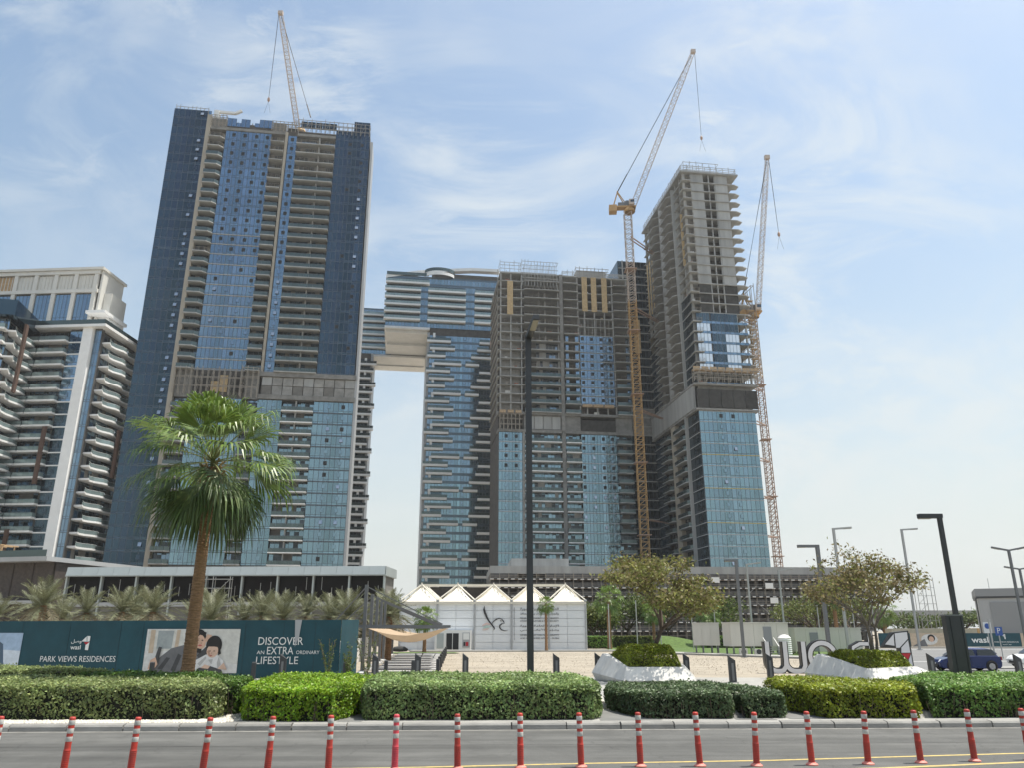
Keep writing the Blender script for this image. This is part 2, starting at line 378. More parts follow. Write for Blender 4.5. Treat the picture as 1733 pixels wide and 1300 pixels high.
# ------------------------------------------------------------------ facade kit
class Face:
    """a facade: x to the right as seen from outside, y inward, z up"""
    def __init__(s, root, u, v, deg): s.root = root; s.u = u; s.v = v; s.a = R(deg); s.c = math.cos(s.a); s.s = math.sin(s.a)
    def at(s, x, y, z): return (s.u + x*s.c - y*s.s, s.v + x*s.s + y*s.c, z)
    def put(s, name, me, x, y, z, parent=None, scale=None):
        return ob(name, me, parent or s.root, s.at(x, y, z), s.a, scale=scale)
    def add(s, name, mb, mats, x=0, y=0, z=0): return s.put(name, mb.mesh(name, mats), x, y, z)
def r1(x): return round(x, 2)
def m_band(w, h, pw, g, var, sp=.16, y=-.06):
    def f():
        rg = random.Random(hash((r1(w), r1(h), g, var)) & 0xffff); mb = MB(); n = max(1, round(w/pw)); p = w/n
        mb.box(0, w, -.03, .10, 0, h, 1)
        for i in range(n):
            x0, x1 = i*p+.07, (i+1)*p-.07
            for (z0, z1) in ((.08, h*sp-.06), (h*sp+.06, h-.08)) if sp else ((.07, h-.07),):
                t = [y + rg.uniform(-.006, .006) for _ in range(2)]; tz = rg.uniform(-.008, .008)
                mb.quad((x0, t[0]+tz, z0), (x1, t[1]+tz, z0), (x1, t[1]-tz, z1), (x0, t[0]-tz, z1), 0)
        return mb.mesh('glass_band', [g, 'mullion'])
    return cached(('band', r1(w), r1(h), pw, g, var, sp), f)
def m_vent(kind, g):
    def f():
        mb = MB(); w, h = 1.0, 1.15
        if kind == 'dark_panel':
            for b in ((-.05, 0, 0, h), (w, w+.05, 0, h), (-.05, w+.05, -.05, 0), (-.05, w+.05, h, h+.05)): mb.box(b[0], b[1], -.05, .05, b[2], b[3], 1)
            mb.box(0, w, -.015, .02, 0, h, 2)  # nothing cut out, flat dark panel carries the shade of an open vent
        else:
            o = .32 if kind == 'open' else .04
            mb.box(0, w, -.012, .02, 0, h, 2)
            mb.quad((0, -o, 0), (w, -o, 0), (w, -.03, h), (0, -.03, h), 0)
            mb.quad((0, -o+.03, 0), (0, -.0, h), (w, -.0, h), (w, -o+.03, 0), 1)
            for x in (0, w): mb.bar((x, -o-.01, 0), (x, -.035, h), .05, .05, 1)
            mb.bar((0, -o-.01, 0), (w, -o-.01, 0), .05, .05, 1)
        return mb.mesh('vent_window', ['vent_sky_glass' if kind == 'open' else g, 'mullion', 'dark_panel'])
    return cached(('vent', kind, g), f)
def m_slab(w, d, rec, t, m, ch=0, lip=.0):
    def f():
        mb = MB(); pts = [(0, -d), (w-ch, -d), (w, -d+ch*1.0 if ch else -d), (w, rec), (0, rec)]
        if not ch: pts = [(0, -d), (w, -d), (w, rec), (0, rec)]
        mb.prism(pts, 0, t)
        if lip: mb.box(.0, w-ch, -d, -d+.08, t, t+lip)
        return mb.mesh('balcony_slab', m)
    return cached(('slab', r1(w), d, rec, t, m, ch, lip), f)
def m_rail(w, d, ch=0, glass=True, side=True, h=1.15, g='balustrade'):
    def f():
        mb = MB(); pts = [(w, 0)] if side and not ch else []
        pts = ([(0.03, -.05)] if side else []) + [(.03, -d+.06), (w-ch-.03, -d+.06)] + ([(w-.03, -d+ch)] if ch else []) + ([(w-.03, -.05)] if side else [])
        for a, b in zip(pts[:-1], pts[1:]):
            L = math.dist(a, b); n = max(1, round(L/1.5))
            if glass:
                for i in range(n):
                    t0, t1 = (i+.02)/n, (i+.98)/n
                    A = (a[0]+(b[0]-a[0])*t0, a[1]+(b[1]-a[1])*t0); B = (a[0]+(b[0]-a[0])*t1, a[1]+(b[1]-a[1])*t1)
                    mb.bar((*A, h/2-.02), (*B, h/2-.02), .025, h-.08, 0)
            else:
                for z in (.4, .75): mb.bar((*a, z), (*b, z), .04, .04, 1)
                for i in range(n+1): 
                    A = (a[0]+(b[0]-a[0])*i/n, a[1]+(b[1]-a[1])*i/n); mb.bar((*A, 0), (*A, h), .05, .05, 1)
            mb.bar((*a, h), (*b, h), .06, .06, 1)
        return mb.mesh('balustrade', [g, 'mullion' if glass else 'scaffold'])
    return cached(('rail', r1(w), d, ch, glass, side, h, g), f)
def m_doors(w, h, var, wall_m='concrete', pw=1.25, blue=.35, g='glass_light'):
    def f():
        rg = random.Random(var*31+int(w*10)); mb = MB(); mb.box(0, w, .05, .2, 0, h, 1); n = max(2, round(w/pw)); p = w/n
        for i in range(n):
            x0, x1 = i*p, (i+1)*p; k = rg.random()
            if k < .16: continue
            m_ = 0 if k > blue else 3
            mb.box(x0+.05, x1-.05, .0, .04, .05, h*.80, m_)
            mb.box(x0+.05, x1-.05, .0, .04, h*.80+.06, h-.05, 3 if rg.random() < .5 else 0)
            mb.box(x0-.03, x0+.05, -.03, .05, 0, h, 2)
        return mb.mesh('balcony_wall', ['door_glass', wall_m, 'mullion', g])
    return cached(('doors', r1(w), r1(h), var, wall_m, pw, blue, g), f)
def m_box(w, d, h, m, name='panel'): return cached(('box', r1(w), r1(d), r1(h), m, name), lambda: MB().box(0, w, 0, d, 0, h).mesh(name, m))
def glass_zone(F, x0, x1, floors, g, pw=1.45, vents=(), vprob=None, sp=.16, off=0):
    for i, (z, h) in enumerate(floors):
        gg = g(i) if callable(g) else g
        band = F.put('glass_band', m_band(x1-x0, h, pw, gg, (i+off) % 5, sp), x0, 0, z)
        for j, vx in enumerate(vents):
            k = vprob(i, j) if vprob else 'shut'
            if k: ob('vent_window', m_vent(k, gg), band, (vx-x0, -.10 if k != 'dark_panel' else -.085, h*.42))
def balcony_zone(F, x0, x1, floors, d=1.5, rec=1.7, t=.32, slab='concrete', ch=0, glass=None, side=True, wall_m='concrete_dark', lip=.0, off=0, blue=.35, g='glass_light', wall=True, rail=True, rg_='balustrade'):  # wall dark by default, shade of the recess put into its colour
    for i, (z, h) in enumerate(floors):
        s = F.put('balcony_slab', m_slab(x1-x0, d, rec, t, slab, ch, lip), x0, 0, z-.05)
        gl = True if glass is None else glass(i)
        if rail: ob('balustrade', m_rail(x1-x0, d, ch, gl, side, g=rg_), s, (0, 0, t))
        if wall: F.put('balcony_wall', m_doors(x1-x0, h-t, (i*7+off) % 6, wall_m, blue=blue, g=g), x0, rec-.25, z+t-.04)
def fl(z0, n, h): return [(z0+i*h, h) for i in range(n)]
def tower(name, P, deg, label, cat='building'):
    r = empty(name, (P[0], P[1], 0), R(deg)); tag(r, label, cat); return r
def solid(root, name, m, *bx):
    mb = MB()
    for b in bx: mb.box(*b)
    return mb.build(name, m, root)
def roof_frame(F, x0, x1, y0, y1, z, h, name='roof_scaffold', m='scaffold', step=1.8, seed=1):
    rg = random.Random(seed); mb = MB()
    for y in (y0, y1):
        x = x0
        while x <= x1+.01:
            mb.bar((x, y, 0), (x, y, h+rg.uniform(-.3, .9)), .15, .15); x += step
        for z_ in (h*.35, h*.7, h): mb.bar((x0, y, z_), (x1, y, z_+rg.uniform(-.1, .1)), .15, .15)
        for k in range(int((x1-x0)/step/2)):
            a = x0+k*2*step; mb.bar((a, y, 0), (a+step, y, h), .07, .07)
    for x in (x0, x1):
        for z_ in (h*.5, h): mb.bar((x, y0, z_), (x, y1, z_), .09, .09)
    F.put(name, mb.mesh(name, m), 0, 0, z)

# ------------------------------------------------------------------ tower A: the tall dark-blue and light-blue tower on the left
A = tower('apartment_tower', (-110, 218), 8, 'tallest blue glass tower with dark glass ends, crane jib rising behind its roof')
FA = Face(A, 0, 0, 0)
solid(A, 'core_wall', 'interior', (-3.3, 61.6, 1.75, 11, 0, 166), (-3.3, 7.4, .1, 1.74, 0, 166), (14.1, 28.8, .1, 1.74, 18, 166), (33.9, 37.3, .1, 1.74, 18, 166), (50.1, 61.6, .1, 1.74, 18, 166))
LOW, UP = fl(20, 14, 3.5), fl(78, 25, 3.54)
ALLF = fl(3, 46, 3.5)
def vp_dark(i, j): return 'open' if rnd.random() < .42 else (None if rnd.random() < .5 else 'shut')
glass_zone(FA, -3.4, 7.4, fl(2.5, 48, 3.49), 'glass_dark', 1.8, (5.2,), vp_dark, off=2)
# central light-blue field
def vp_mid(i, j): return 'dark_panel' if i > 11 else (rnd.choice(['shut', 'shut', 'shut', 'open', 'dark_panel']) if rnd.random() < .55 else None)
glass_zone(FA, 14.0, 28.9, UP[:24], 'glass_light', 1.24, (16.2, 19.8, 23.6, 27.1), vp_mid)
glass_zone(FA, 14.0, 28.9, LOW, 'glass_teal', 1.24, (16.2, 23.6), lambda i, j: rnd.choice(['shut', 'shut', None]))
glass_zone(FA, 34.4, 37.3, UP[:24], 'glass_light', 1.45, (35.3,), lambda i, j: 'dark_panel' if i > 9 else 'open' if rnd.random() < .6 else 'shut')
glass_zone(FA, 33.4, 40.6, LOW, 'glass_teal', 1.45, (34.4, 37.6), lambda i, j: rnd.choice(['shut', 'shut', None]))
glass_zone(FA, 50.1, 61.6, UP[:25], 'glass_dark', 1.45, (54.6, 58.6), lambda i, j: ('dark_panel' if rnd.random() < .8 else 'shut') if i > 17 else 'open' if (j == 1 and i > 9 and rnd.random() < .8) else rnd.choice([None, 'dark_panel', 'shut', None]))
glass_zone(FA, 50.1, 61.9, LOW, 'glass_teal', 1.48, (54.2, 58.4), lambda i, j: 'open' if rnd.random() < .12 else 'shut' if rnd.random() < .75 else 'dark_panel', sp=.2)
balcony_zone(FA, 8.9, 13.9, UP[:24], 1.7, 1.7, .34, 'concrete', ch=1.2, glass=lambda i: i not in (11, 23, 22), off=1)
balcony_zone(FA, 9.0, 13.9, LOW, 1.7, 1.7, .34, 'concrete', ch=1.2, off=3)
balcony_zone(FA, 28.95, 33.3, UP[:24], 1.6, 1.7, .34, 'concrete', glass=lambda i: i < 18, off=2)
balcony_zone(FA, 28.95, 33.3, LOW, 1.6, 1.7, .34, 'concrete', off=4)
balcony_zone(FA, 37.4, 50.0, UP[:24], 1.5, 1.7, .36, 'concrete', glass=lambda i: i < 20, off=3, blue=.5)
balcony_zone(FA, 40.7, 50.0, LOW, 1.3, 1.7, .30, 'white_clad', off=5, blue=.7, g='glass_teal')
for z0, z1 in ((78, 164), (20, 69)):
    for (x, w) in ((44.6, .35),) : FA.put('partition_wall', m_box(w, 1.6, z1-z0, 'concrete', 'partition_wall'), x, -.0, z0)
FA.put('concrete_fin', m_box(1.35, 1.9, 150.5, 'beige_fin', 'concrete_fin'), 7.5, -.35, 18)
FA.put('concrete_fin', m_box(.75, 1.9, 86, 'beige_fin', 'concrete_fin'), 33.45, -.6, 78)
FA.put('corner_fin', m_box(.7, 9, 143, 'grey_clad', 'corner_fin'), 61.95, -.2, 20)
# thin tan bands between the middle floors
for i in range(1, 14):
    FA.put('floor_trim', m_box(14.9, .12, .22, 'beige_fin', 'floor_trim'), 14.0, -.2, 78+i*3.54-.12)
for i in range(14):
    FA.put('floor_trim', m_box(11.8, .16, .38, 'mullion', 'floor_trim'), 50.1, -.24, 20+i*3.5-.2)
# transfer storey: scaffold, raw panels and boarding
solid(A, 'transfer_storey', 'concrete_raw', (33.4, 62.3, -.7, 1.7, 69.2, 70.6), (33.4, 62.3, -.9, 1.7, 76.6, 78), (8.9, 33.3, .6, 1.7, 69.2, 77.9))
for i in range(9):
    FA.put('concrete_panel', m_box(2.9, .3, 2.75, 'concrete_raw' if i % 3 else 'concrete_dark', 'concrete_panel'), 34.2+i*3.1, -.25, 70.7+.02)
    FA.put('concrete_panel', m_box(2.9, .3, 2.85, 'concrete_raw' if i % 4 else 'concrete', 'concrete_panel'), 34.2+i*3.1, -.35, 73.6)
for i in range(6):
    FA.put('hoarding_sheet', m_box(2.3, .12, 5.5 if i % 2 else 3.5, 'tan_net' if i in (2, 3) else 'black_net', 'hoarding_sheet'), 14.3+i*2.5, -.1, 71)
roof_frame(FA, 9, 29, -2.2, -1.0, 69.5, 8.2, 'transfer_scaffold', seed=5, step=1.6)
roof_frame(FA, 28.5, 33.5, -2.6, -1.2, 69.0, 9.5, 'transfer_scaffold', seed=6, step=1.6)
# crown
roof_frame(FA, -3, 7.5, .2, 6, 167.7, 3.4, seed=2, step=1.3, m='steel_light')
for i in range(5): FA.put('roof_glass', m_band(1.4, 2.4, 1.4, 'glass_bridge', i, 0), 1.0+i*1.5, .6, 168.1)
solid(A, 'parapet', 'concrete_raw', (9, 34, -.3, 1.6, 163.1, 164.1), (37.4, 50, -.3, 1.6, 163.1, 164.1), (9, 13.8, .3, 1.6, 164.1, 167.5), (29, 33.3, .3, 1.6, 164.1, 167.7))
for i in range(10):
    if i not in (5,): FA.put('roof_glass', m_band(1.45, 3.2 if i not in (2, 6) else 1.6, 1.45, 'glass_light', i % 3, 0), 14.1+i*1.49, -.1, 164.7+(0 if i < 5 else .4))
    FA.put('roof_post', m_box(.3, .3, 3, 'concrete', 'roof_post'), 14.0+i*1.6, .4, 163.9)
roof_frame(FA, 9, 14, -.8, .3, 164, 4.2, seed=3, step=1.2); roof_frame(FA, 28.8, 37.2, -.8, .3, 164, 3.8, seed=4, step=1.3); roof_frame(FA, 37.3, 61.5, -.6, 2, 164.7, 4.6, seed=8, step=1.5)
for i in range(5): FA.put('roof_screen', m_band(2.3, 2.6, 1.2, 'glass_shade', i, 0), 38.2+i*2.4, .2, 166.7)
FA.put('roof_screen', m_band(5.4, 4.0, 1.4, 'glass_dark', 1, 0), 56, -.05, 166.7)
mb = MB(); mb.bar((9, 4, 172.9), (15.5, 3, 172.1), .9, .8); mb.bar((15.5, 3, 172.1), (17.6, 2.7, 173.2), .8, .8); mb.box(8.4, 10, 3, 5, 167.5, 173)
mb.build('cleaning_cradle_arm', 'white_frame', A)

# ------------------------------------------------------------------ tower E: the half clad concrete tower on the right
E_ = tower('unfinished_tower', (57, 233), 8, 'bare grey concrete tower on the right, blue glass only on its lower half')
FE = Face(E_, 0, 0, 0); FL = Face(E_, 1.6, 45, -90)         # left return, x runs from the far end
solid(E_, 'core_wall', 'interior', (5.5, 20, 3.6, 43, 70, 154), (3.0, 20.4, .12, 43, 0, 69))
solid(E_, 'side_wall', 'concrete', (20.45, 20.75, .4, 44, 18, 69))
LW = fl(19.5, 14, 3.5)
glass_zone(FE, 1.9, 20.7, LW, 'glass_teal', 1.42, (8.6, 12.6), lambda i, j: 'dark_panel' if i == 13 else 'open' if (i*3+j*5) % 7 == 0 else 'shut', sp=.18)
for i in range(15): FE.put('floor_trim', m_box(18.9, .14, .2, 'grey_clad' if i not in (4, 7, 10) else 'yellow_paint', 'floor_trim'), 1.85, -.2, 19.5+i*3.5-.1)
def lv(v): return 45-v
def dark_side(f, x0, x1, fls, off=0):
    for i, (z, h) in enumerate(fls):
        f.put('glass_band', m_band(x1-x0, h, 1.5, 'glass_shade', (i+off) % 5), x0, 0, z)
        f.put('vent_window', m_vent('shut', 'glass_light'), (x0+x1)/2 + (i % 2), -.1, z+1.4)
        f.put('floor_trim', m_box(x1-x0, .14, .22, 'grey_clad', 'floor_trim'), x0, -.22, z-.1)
FLb = Face(E_, 1.8, 45, -90)
for f, fls, o in ((FLb, LW, 0),):
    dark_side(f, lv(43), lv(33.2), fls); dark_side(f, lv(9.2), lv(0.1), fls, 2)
    balcony_zone(f, lv(33), lv(24.6), fls, 1.7, 1.1, .3, 'concrete', ch=1.4, off=1, g='glass_shade', wall_m='concrete_dark')
    balcony_zone(f, lv(20), lv(9.4), fls, 1.7, 1.1, .3, 'concrete', ch=1.4, off=2, g='glass_shade', wall_m='concrete_dark')
    f.put('concrete_pier', m_box(4.4, 1.6, 50, 'beige_fin', 'concrete_pier'), lv(24.5), -.6, 19)
    f.put('partition_wall', m_box(.3, 1.4, 50, 'concrete', 'partition_wall'), lv(9.5), -1.2, 19)
# netted transfer storey
solid(E_, 'transfer_slab', 'concrete_raw', (.9, 21.8, -.8, 44, 68.7, 69.3), (.6, 21.9, -1.0, 44, 77.0, 77.8), (2.6, 20.4, .8, 42, 69.3, 77))
for i in range(5): FE.put('black_netting', m_box(3.9, .1, 6.1, 'black_net', 'black_netting'), 1.4+i*4.05, -.75, 69.5)
solid(E_, 'transfer_wall', 'concrete', (.7, 1.6, 1, 43, 69.4, 76.9))
UF = fl(77.8, 22, 3.53)
for i, (z, h) in enumerate(UF):
    FE.put('floor_slab', m_box(19.3, 40, .28, 'concrete', 'floor_slab'), 2.2, -.1, z-.02)
    # corner balconies left and right, sticking out
    FE.put('balcony_slab', m_slab(3.2, 1.0, 2.4, .26, 'concrete'), 1.9, -.12, z)
    FE.put('balcony_slab', cached('rtip', lambda: MB().prism([(0, 0), (1.9, .9), (1.9, 3.0), (0, 3.4)], 0, .26).mesh('balcony_slab', 'concrete')), 21.4, -.1, z)
    FE.put('balustrade', m_rail(3.2, 1.0, 0, False, True), 1.9, -.1, z+.26)
    if i > 6:
        # solid shear-wall panels with a pair of open bays between
        for x, w in ((5.4, 4.4), (14.6, 4.4)):
            FE.put('wall_panel', m_box(w, .35, h-.28, 'concrete' if i > 9 else 'black_net', 'wall_panel'), x, .35, z+.26)
        for x in (9.85, 12.05, 14.2): FE.put('column', m_box(.35, .5, h-.28, 'concrete', 'column'), x, .45, z+.26)
    else:
        if i in (1, 2, 3, 4, 5, 6):
            for x in (3.4, 8.4, 13.0):
                FE.put('curtain_panel', m_band(4.6, h-.5, 1.2, ('glass_film' if (x != 8.4 and i not in (6,) and not (x == 13.0 and i == 5)) else 'glass_shade'), i % 4, 0), x, -.2, z+.4)
        FE.put('glass_spandrel', m_band(18.6, .9, 1.5, 'glass_light', i % 5, 0), 2.3, -.25, z-.3)
        for x in (2.4, 8.2, 12.8, 17.8, 20.6): FE.put('column', m_box(.4, .5, h-.28, 'concrete', 'column'), x, .5, z+.26)
# upper left side
FLu = Face(E_, 2.4, 45, -90)
for i, (z, h) in enumerate(UF):
    FLu.put('floor_slab', m_box(44.5, 1.4, .26, 'concrete', 'floor_slab'), .3, -.25, z+.01)
    FLu.put('balcony_slab', m_slab(8.0, 1.9, 1, .26, 'concrete', 1.6), lv(33), -.26, z)
    FLu.put('balcony_slab', m_slab(10.0, 1.9, 1, .26, 'concrete', 1.6), lv(20), -.26, z)
    FLu.put('balustrade', m_rail(8.0, 1.9, 1.6, False, True), lv(33), -.26, z+.26)
    FLu.put('balustrade', m_rail(10.0, 1.9, 1.6, False, True), lv(20), -.26, z+.26)
    for x in (1.0, 5.5, 11.0, 36.2, 40.5, 43.8): FLu.put('column', m_box(.5, .9, h-.28, 'concrete', 'column'), x, .3, z+.27)
    if i < 9: 
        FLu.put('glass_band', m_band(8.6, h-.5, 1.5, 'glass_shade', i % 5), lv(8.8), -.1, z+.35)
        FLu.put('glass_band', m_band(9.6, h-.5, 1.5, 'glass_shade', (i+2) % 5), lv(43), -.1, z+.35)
FLu.put('concrete_pier', m_box(4.4, 1.8, 78, 'concrete', 'concrete_pier'), lv(24.6), -.6, 78)
FLu.put('partition_wall', m_box(.4, 1.6, 76, 'concrete', 'partition_wall'), lv(9.6), -1.0, 78)
solid(E_, 'stair_core', 'concrete_raw', (4.6, 5.4, 3.6, 43, 78, 155))
for x in (lv(42), lv(39), lv(36)): FLu.put('tan_sheet', m_box(1.3, .1, 22, 'tan_net', 'tan_sheet'), x, -.4, 118)
FE.put('tan_sheet', m_box(.9, .1, 20, 'tan_net', 'tan_sheet'), 2.0, 3.6, 121)
# working platform above the netting, roof cage
mb = MB()
for i in range(8): mb.box(.2+i*2.75, 2.7+i*2.75, -2.4, -1.0, 0, .25 + .3*(i % 2), 0); mb.box(.2+i*2.75, 2.6+i*2.75, -2.4, -2.3, .25, 1.3, 0)
mb.build('work_platform', 'wood_deck', E_, (0, 0, 81.6))
roof_frame(FE, .3, 22.3, -2.4, -1.0, 77.8, 4.2, 'platform_scaffold', seed=11, step=2)
solid(E_, 'roof_slab', 'concrete', (1.6, 22.8, -.6, 44.5, 155.5, 156.1))
roof_frame(FE, 4, 17, 2, 14, 156.1, 5.2, seed=12, step=2.4, m='steel_light'); roof_frame(FE, 2.2, 22.5, .1, 30, 156.1, 2.4, seed=13, step=2.2, m='steel_light')
roof_frame(FLu, .5, 44, .1, 3, 156.1, 3.0, seed=14, step=2.2, m='steel_light')
roof_frame(Face(E_, 22.9, 0, 90), 1, 20, -2.2, -1.2, 84, 30, 'side_scaffold', seed=15, step=3)
for i in range(8):
    z = 84+i*3.44
    FE.put('side_landing', m_box(2.2, 1.4, .15, 'wood_deck', 'side_landing'), 22.0, .4, z)

# ------------------------------------------------------------------ tower C: the broad unfinished block in the middle
C_ = tower('unfinished_block', (0, 264), 8, 'broad unfinished tower in the middle with open concrete floors above blue glass')
FC = Face(C_, 0, 0, 0)
solid(C_, 'core_wall', 'interior', (-4.6, 44.5, 4.2, 28, 70, 131), (-4.6, 43.4, 1.8, 28, 0, 69.5), (-4.6, 3.6, .12, 1.75, 0, 69.4), (25, 37.8, .12, 1.75, 0, 69.4))
LC = fl(20.3, 14, 3.5)
glass_zone(FC, -4.7, 3.7, LC, 'glass_teal', 1.2, (-2.6, 1.0), lambda i, j: 'dark_panel' if i > 9 else 'shut')
glass_zone(FC, 25.0, 37.9, LC, 'glass_teal', 1.2, (25.4, 29, 32.6, 36), lambda i, j: 'dark_panel' if (i > 11 or (i in (8, 10, 9) and j != 1)) else rnd.choice(['shut', 'shut', 'open', None]))
balcony_zone(FC, 4.6, 17.8, LC, 1.3, 1.6, .34, 'white_clad', off=1, blue=.72, g='glass_teal', wall_m='concrete')
balcony_zone(FC, 19.4, 24.9, LC, 1.3, 1.6, .34, 'white_clad', off=2, blue=.72, g='glass_teal', wall_m='concrete')
balcony_zone(FC, 38.0, 43.4, LC, 1.6, 1.6, .34, 'concrete', off=3, blue=.4, g='glass_teal', wall_m='concrete_dark')
for i, (z, h) in enumerate(LC):
    FC.put('floor_trim', m_box(8.4, .12, .3, 'grey_clad', 'floor_trim'), -4.7, -.2, z-.15); FC.put('floor_trim', m_box(12.8, .12, .3, 'grey_clad' if i not in (3, 7) else 'beige_fin', 'floor_trim'), 25.0, -.2, z-.15)
FC.put('concrete_fin', m_box(.8, 2, 50, 'concrete_raw', 'concrete_fin'), 3.75, -.4, 20)
FC.put('concrete_fin', m_box(1.35, 2, 112, 'concrete_raw', 'concrete_fin'), 17.95, -.5, 20)
solid(C_, 'transfer_storey', 'concrete_raw', (-5, 44, -.5, 4.1, 69.4, 70.4), (-5, 44.2, -.6, 4.1, 75.9, 76.6), (4.4, 17.9, .3, 4.1, 70.4, 75.9), (19.4, 25, .3, 4.1, 70.4, 75.9), (38, 44, .3, 4.1, 70.4, 75.9))
FC.put('black_netting', m_box(12.6, .1, 4.2, 'black_net', 'black_netting'), 25.2, -.3, 70.4)
for i in range(4): FC.put('concrete_panel', m_box(2.9, .2, 4.6, 'concrete', 'concrete_panel'), 5+i*3.2, .05, 70.8)
UC = fl(76.6, 16, 3.44)
for i, (z, h) in enumerate(UC):
    FC.put('floor_slab', m_box(22.4, 5.0, .3, 'concrete', 'floor_slab'), -4.5, -.3, z); FC.put('floor_slab', m_box(25.6, 5.0, .3, 'concrete', 'floor_slab'), 19.4, -.3, z)
    for x in (-4.4, -.6, 3.4, 12.6, 17.3, 24.9, 27.5, 31.3, 35.2, 38.4, 44.1): FC.put('column', m_box(.45, .7, h-.3, 'concrete', 'column'), x, .25 if x not in (12.6,) else 1.6, z+.3)
    FC.put('balcony_slab', m_slab(13.3, 1.3, 1, .3, 'concrete'), 4.5, -.31, z); FC.put('balcony_slab', m_slab(5.6, 1.3, 1, .3, 'concrete'), 19.4, -.31, z); FC.put('balcony_slab', m_slab(6.6, 1.5, 1, .3, 'concrete'), 38.6, -.31, z)
    FC.put('balustrade', m_rail(13.3, 1.3, 0, i < 5, True), 4.5, -.3, z+.3); FC.put('balustrade', m_rail(5.6, 1.3, 0, i < 5, True), 19.4, -.3, z+.3); FC.put('balustrade', m_rail(6.6, 1.5, 0, i < 4, True), 38.6, -.3, z+.3)
    FC.put('balustrade', m_rail(7.6, .3, 0, False, False), -4.3, -.0, z+.3)
    FC.put('partition_wall', m_box(.25, 3.4, h-.3, 'concrete_raw', 'partition_wall'), 10.2, .6, z+.3)
    if i < 10: FC.put('block_wall', m_box(7.2, .3, h-.3, 'concrete_raw', 'block_wall'), -4.0, 2.2, z+.3)
    if 1 <= i <= 8:
        FC.put('glass_band', m_band(12.6, h-.3, 1.3, 'glass_light', i % 5), 25.4, -.35, z+.28)
        for x in (25.9, 29.4, 33.0, 36.4): FC.put('vent_window', m_vent('dark_panel', 'glass_light'), x, -.45, z+1.6)
        FC.put('glass_band', m_band(1.2, h-.3, 1.2, 'glass_light', i % 5), 20.0, -.1, z+.28); FC.put('glass_band', m_band(1.4, h-.3, 1.4, 'glass_light', i % 5), 23.6, -.1, z+.28)
        FC.put('glass_band', m_band(1.3, h-.3, 1.3, 'glass_light', i % 5), 43.0, .1, z+.28)
    if i < 8: FC.put('balcony_wall', m_doors(8.4, h-.3, i % 6, 'concrete', blue=.6), 9.2, 1.2, z+.3)
    if i in (9, 10):
        mb = m_rail(12.6, .2, 0, False, False); FC.put('balustrade', mb, 25.4, -.2, z+.3)
        for x in range(8): FC.put('window_frame', m_box(.12, .12, h-.3, 'steel_light', 'window_frame'), 25.6+x*1.6, -.1, z+.3)
for x in (26.7, 30.3, 34.4): FC.put('tan_sheet', m_box(2.1, .12, 14.2, 'tan_net', 'tan_sheet'), x, -.6, 117.4)
FC.put('tan_sheet', m_box(2.2, .12, 13.6, 'tan_net', 'tan_sheet'), -1.9, -.6, 114.5)
for x in (25.5, 29.5, 33.5): FC.put('work_platform', m_box(3.6, 1.2, 1.0, 'wood_deck', 'work_platform'), x, -1.9, 79.2)
for x in (-4.6, -1.8, 1.0): FC.put('work_platform', m_box(2.2, 1.2, 1.0, 'wood_deck', 'work_platform'), x, -1.9, 76.0)
roof_frame(FC, -4.5, 3.6, -1.8, -.8, 69.9, 5.8, 'transfer_scaffold', seed=21, step=1.4)
solid(C_, 'roof_slab', 'concrete', (-4.6, 18, -.3, 26, 131.5, 132), (19, 45.2, -.3, 26, 131.5, 132), (25.4, 37, 2, 14, 132, 135.6))
roof_frame(FC, -4.6, 3.4, -.2, 8, 132, 4.0, seed=22, step=1.8, m='steel_light'); roof_frame(FC, 3.6, 17.6, -1.2, 2, 126, 10.4, seed=23, step=1.2, m='steel_light'); roof_frame(FC, 25, 38, 1.2, 14.5, 132, 4.2, seed=24, step=1.5); roof_frame(FC, 19.3, 45, -.5, 6, 132, 1.5, seed=25, step=2.0, m='steel_light')
FCs = Face(C_, -4.7, 28, -90)
for i, (z, h) in enumerate(UC): FCs.put('floor_slab', m_box(27.6, .5, .3, 'concrete', 'floor_slab'), 0, -.4, z); FCs.put('column', m_box(.6, .5, h-.3, 'concrete', 'column'), 22, -.2, z+.3)
# link block between C and E, dark glass
solid(C_, 'link_core', 'glass_shade', (44.9, 60, 12, 30, 0, 146))
for i in range(36):
    z = 20+i*3.5
    FC.put('link_slab', m_box(14, .6, .35, 'concrete', 'link_slab'), 45.2, 11.5, z)
    if i < 15 or i > 17: FC.put('glass_band', m_band(13.5, 3.0, 1.5, 'glass_shade', i % 5), 45.4, 11.8, z+.36)
    else: FC.put('concrete_panel', m_box(13.5, .3, 3.1, 'concrete_raw', 'concrete_panel'), 45.4, 11.7, z+.36)
    if i > 24: FC.put('column', m_box(.5, .6, 3.1, 'concrete', 'column'), 46.5, 11.3, z+.36)
FC.put('tan_sheet', m_box(2.6, .1, 14, 'tan_net', 'tan_sheet'), 50, 10.8, 106)

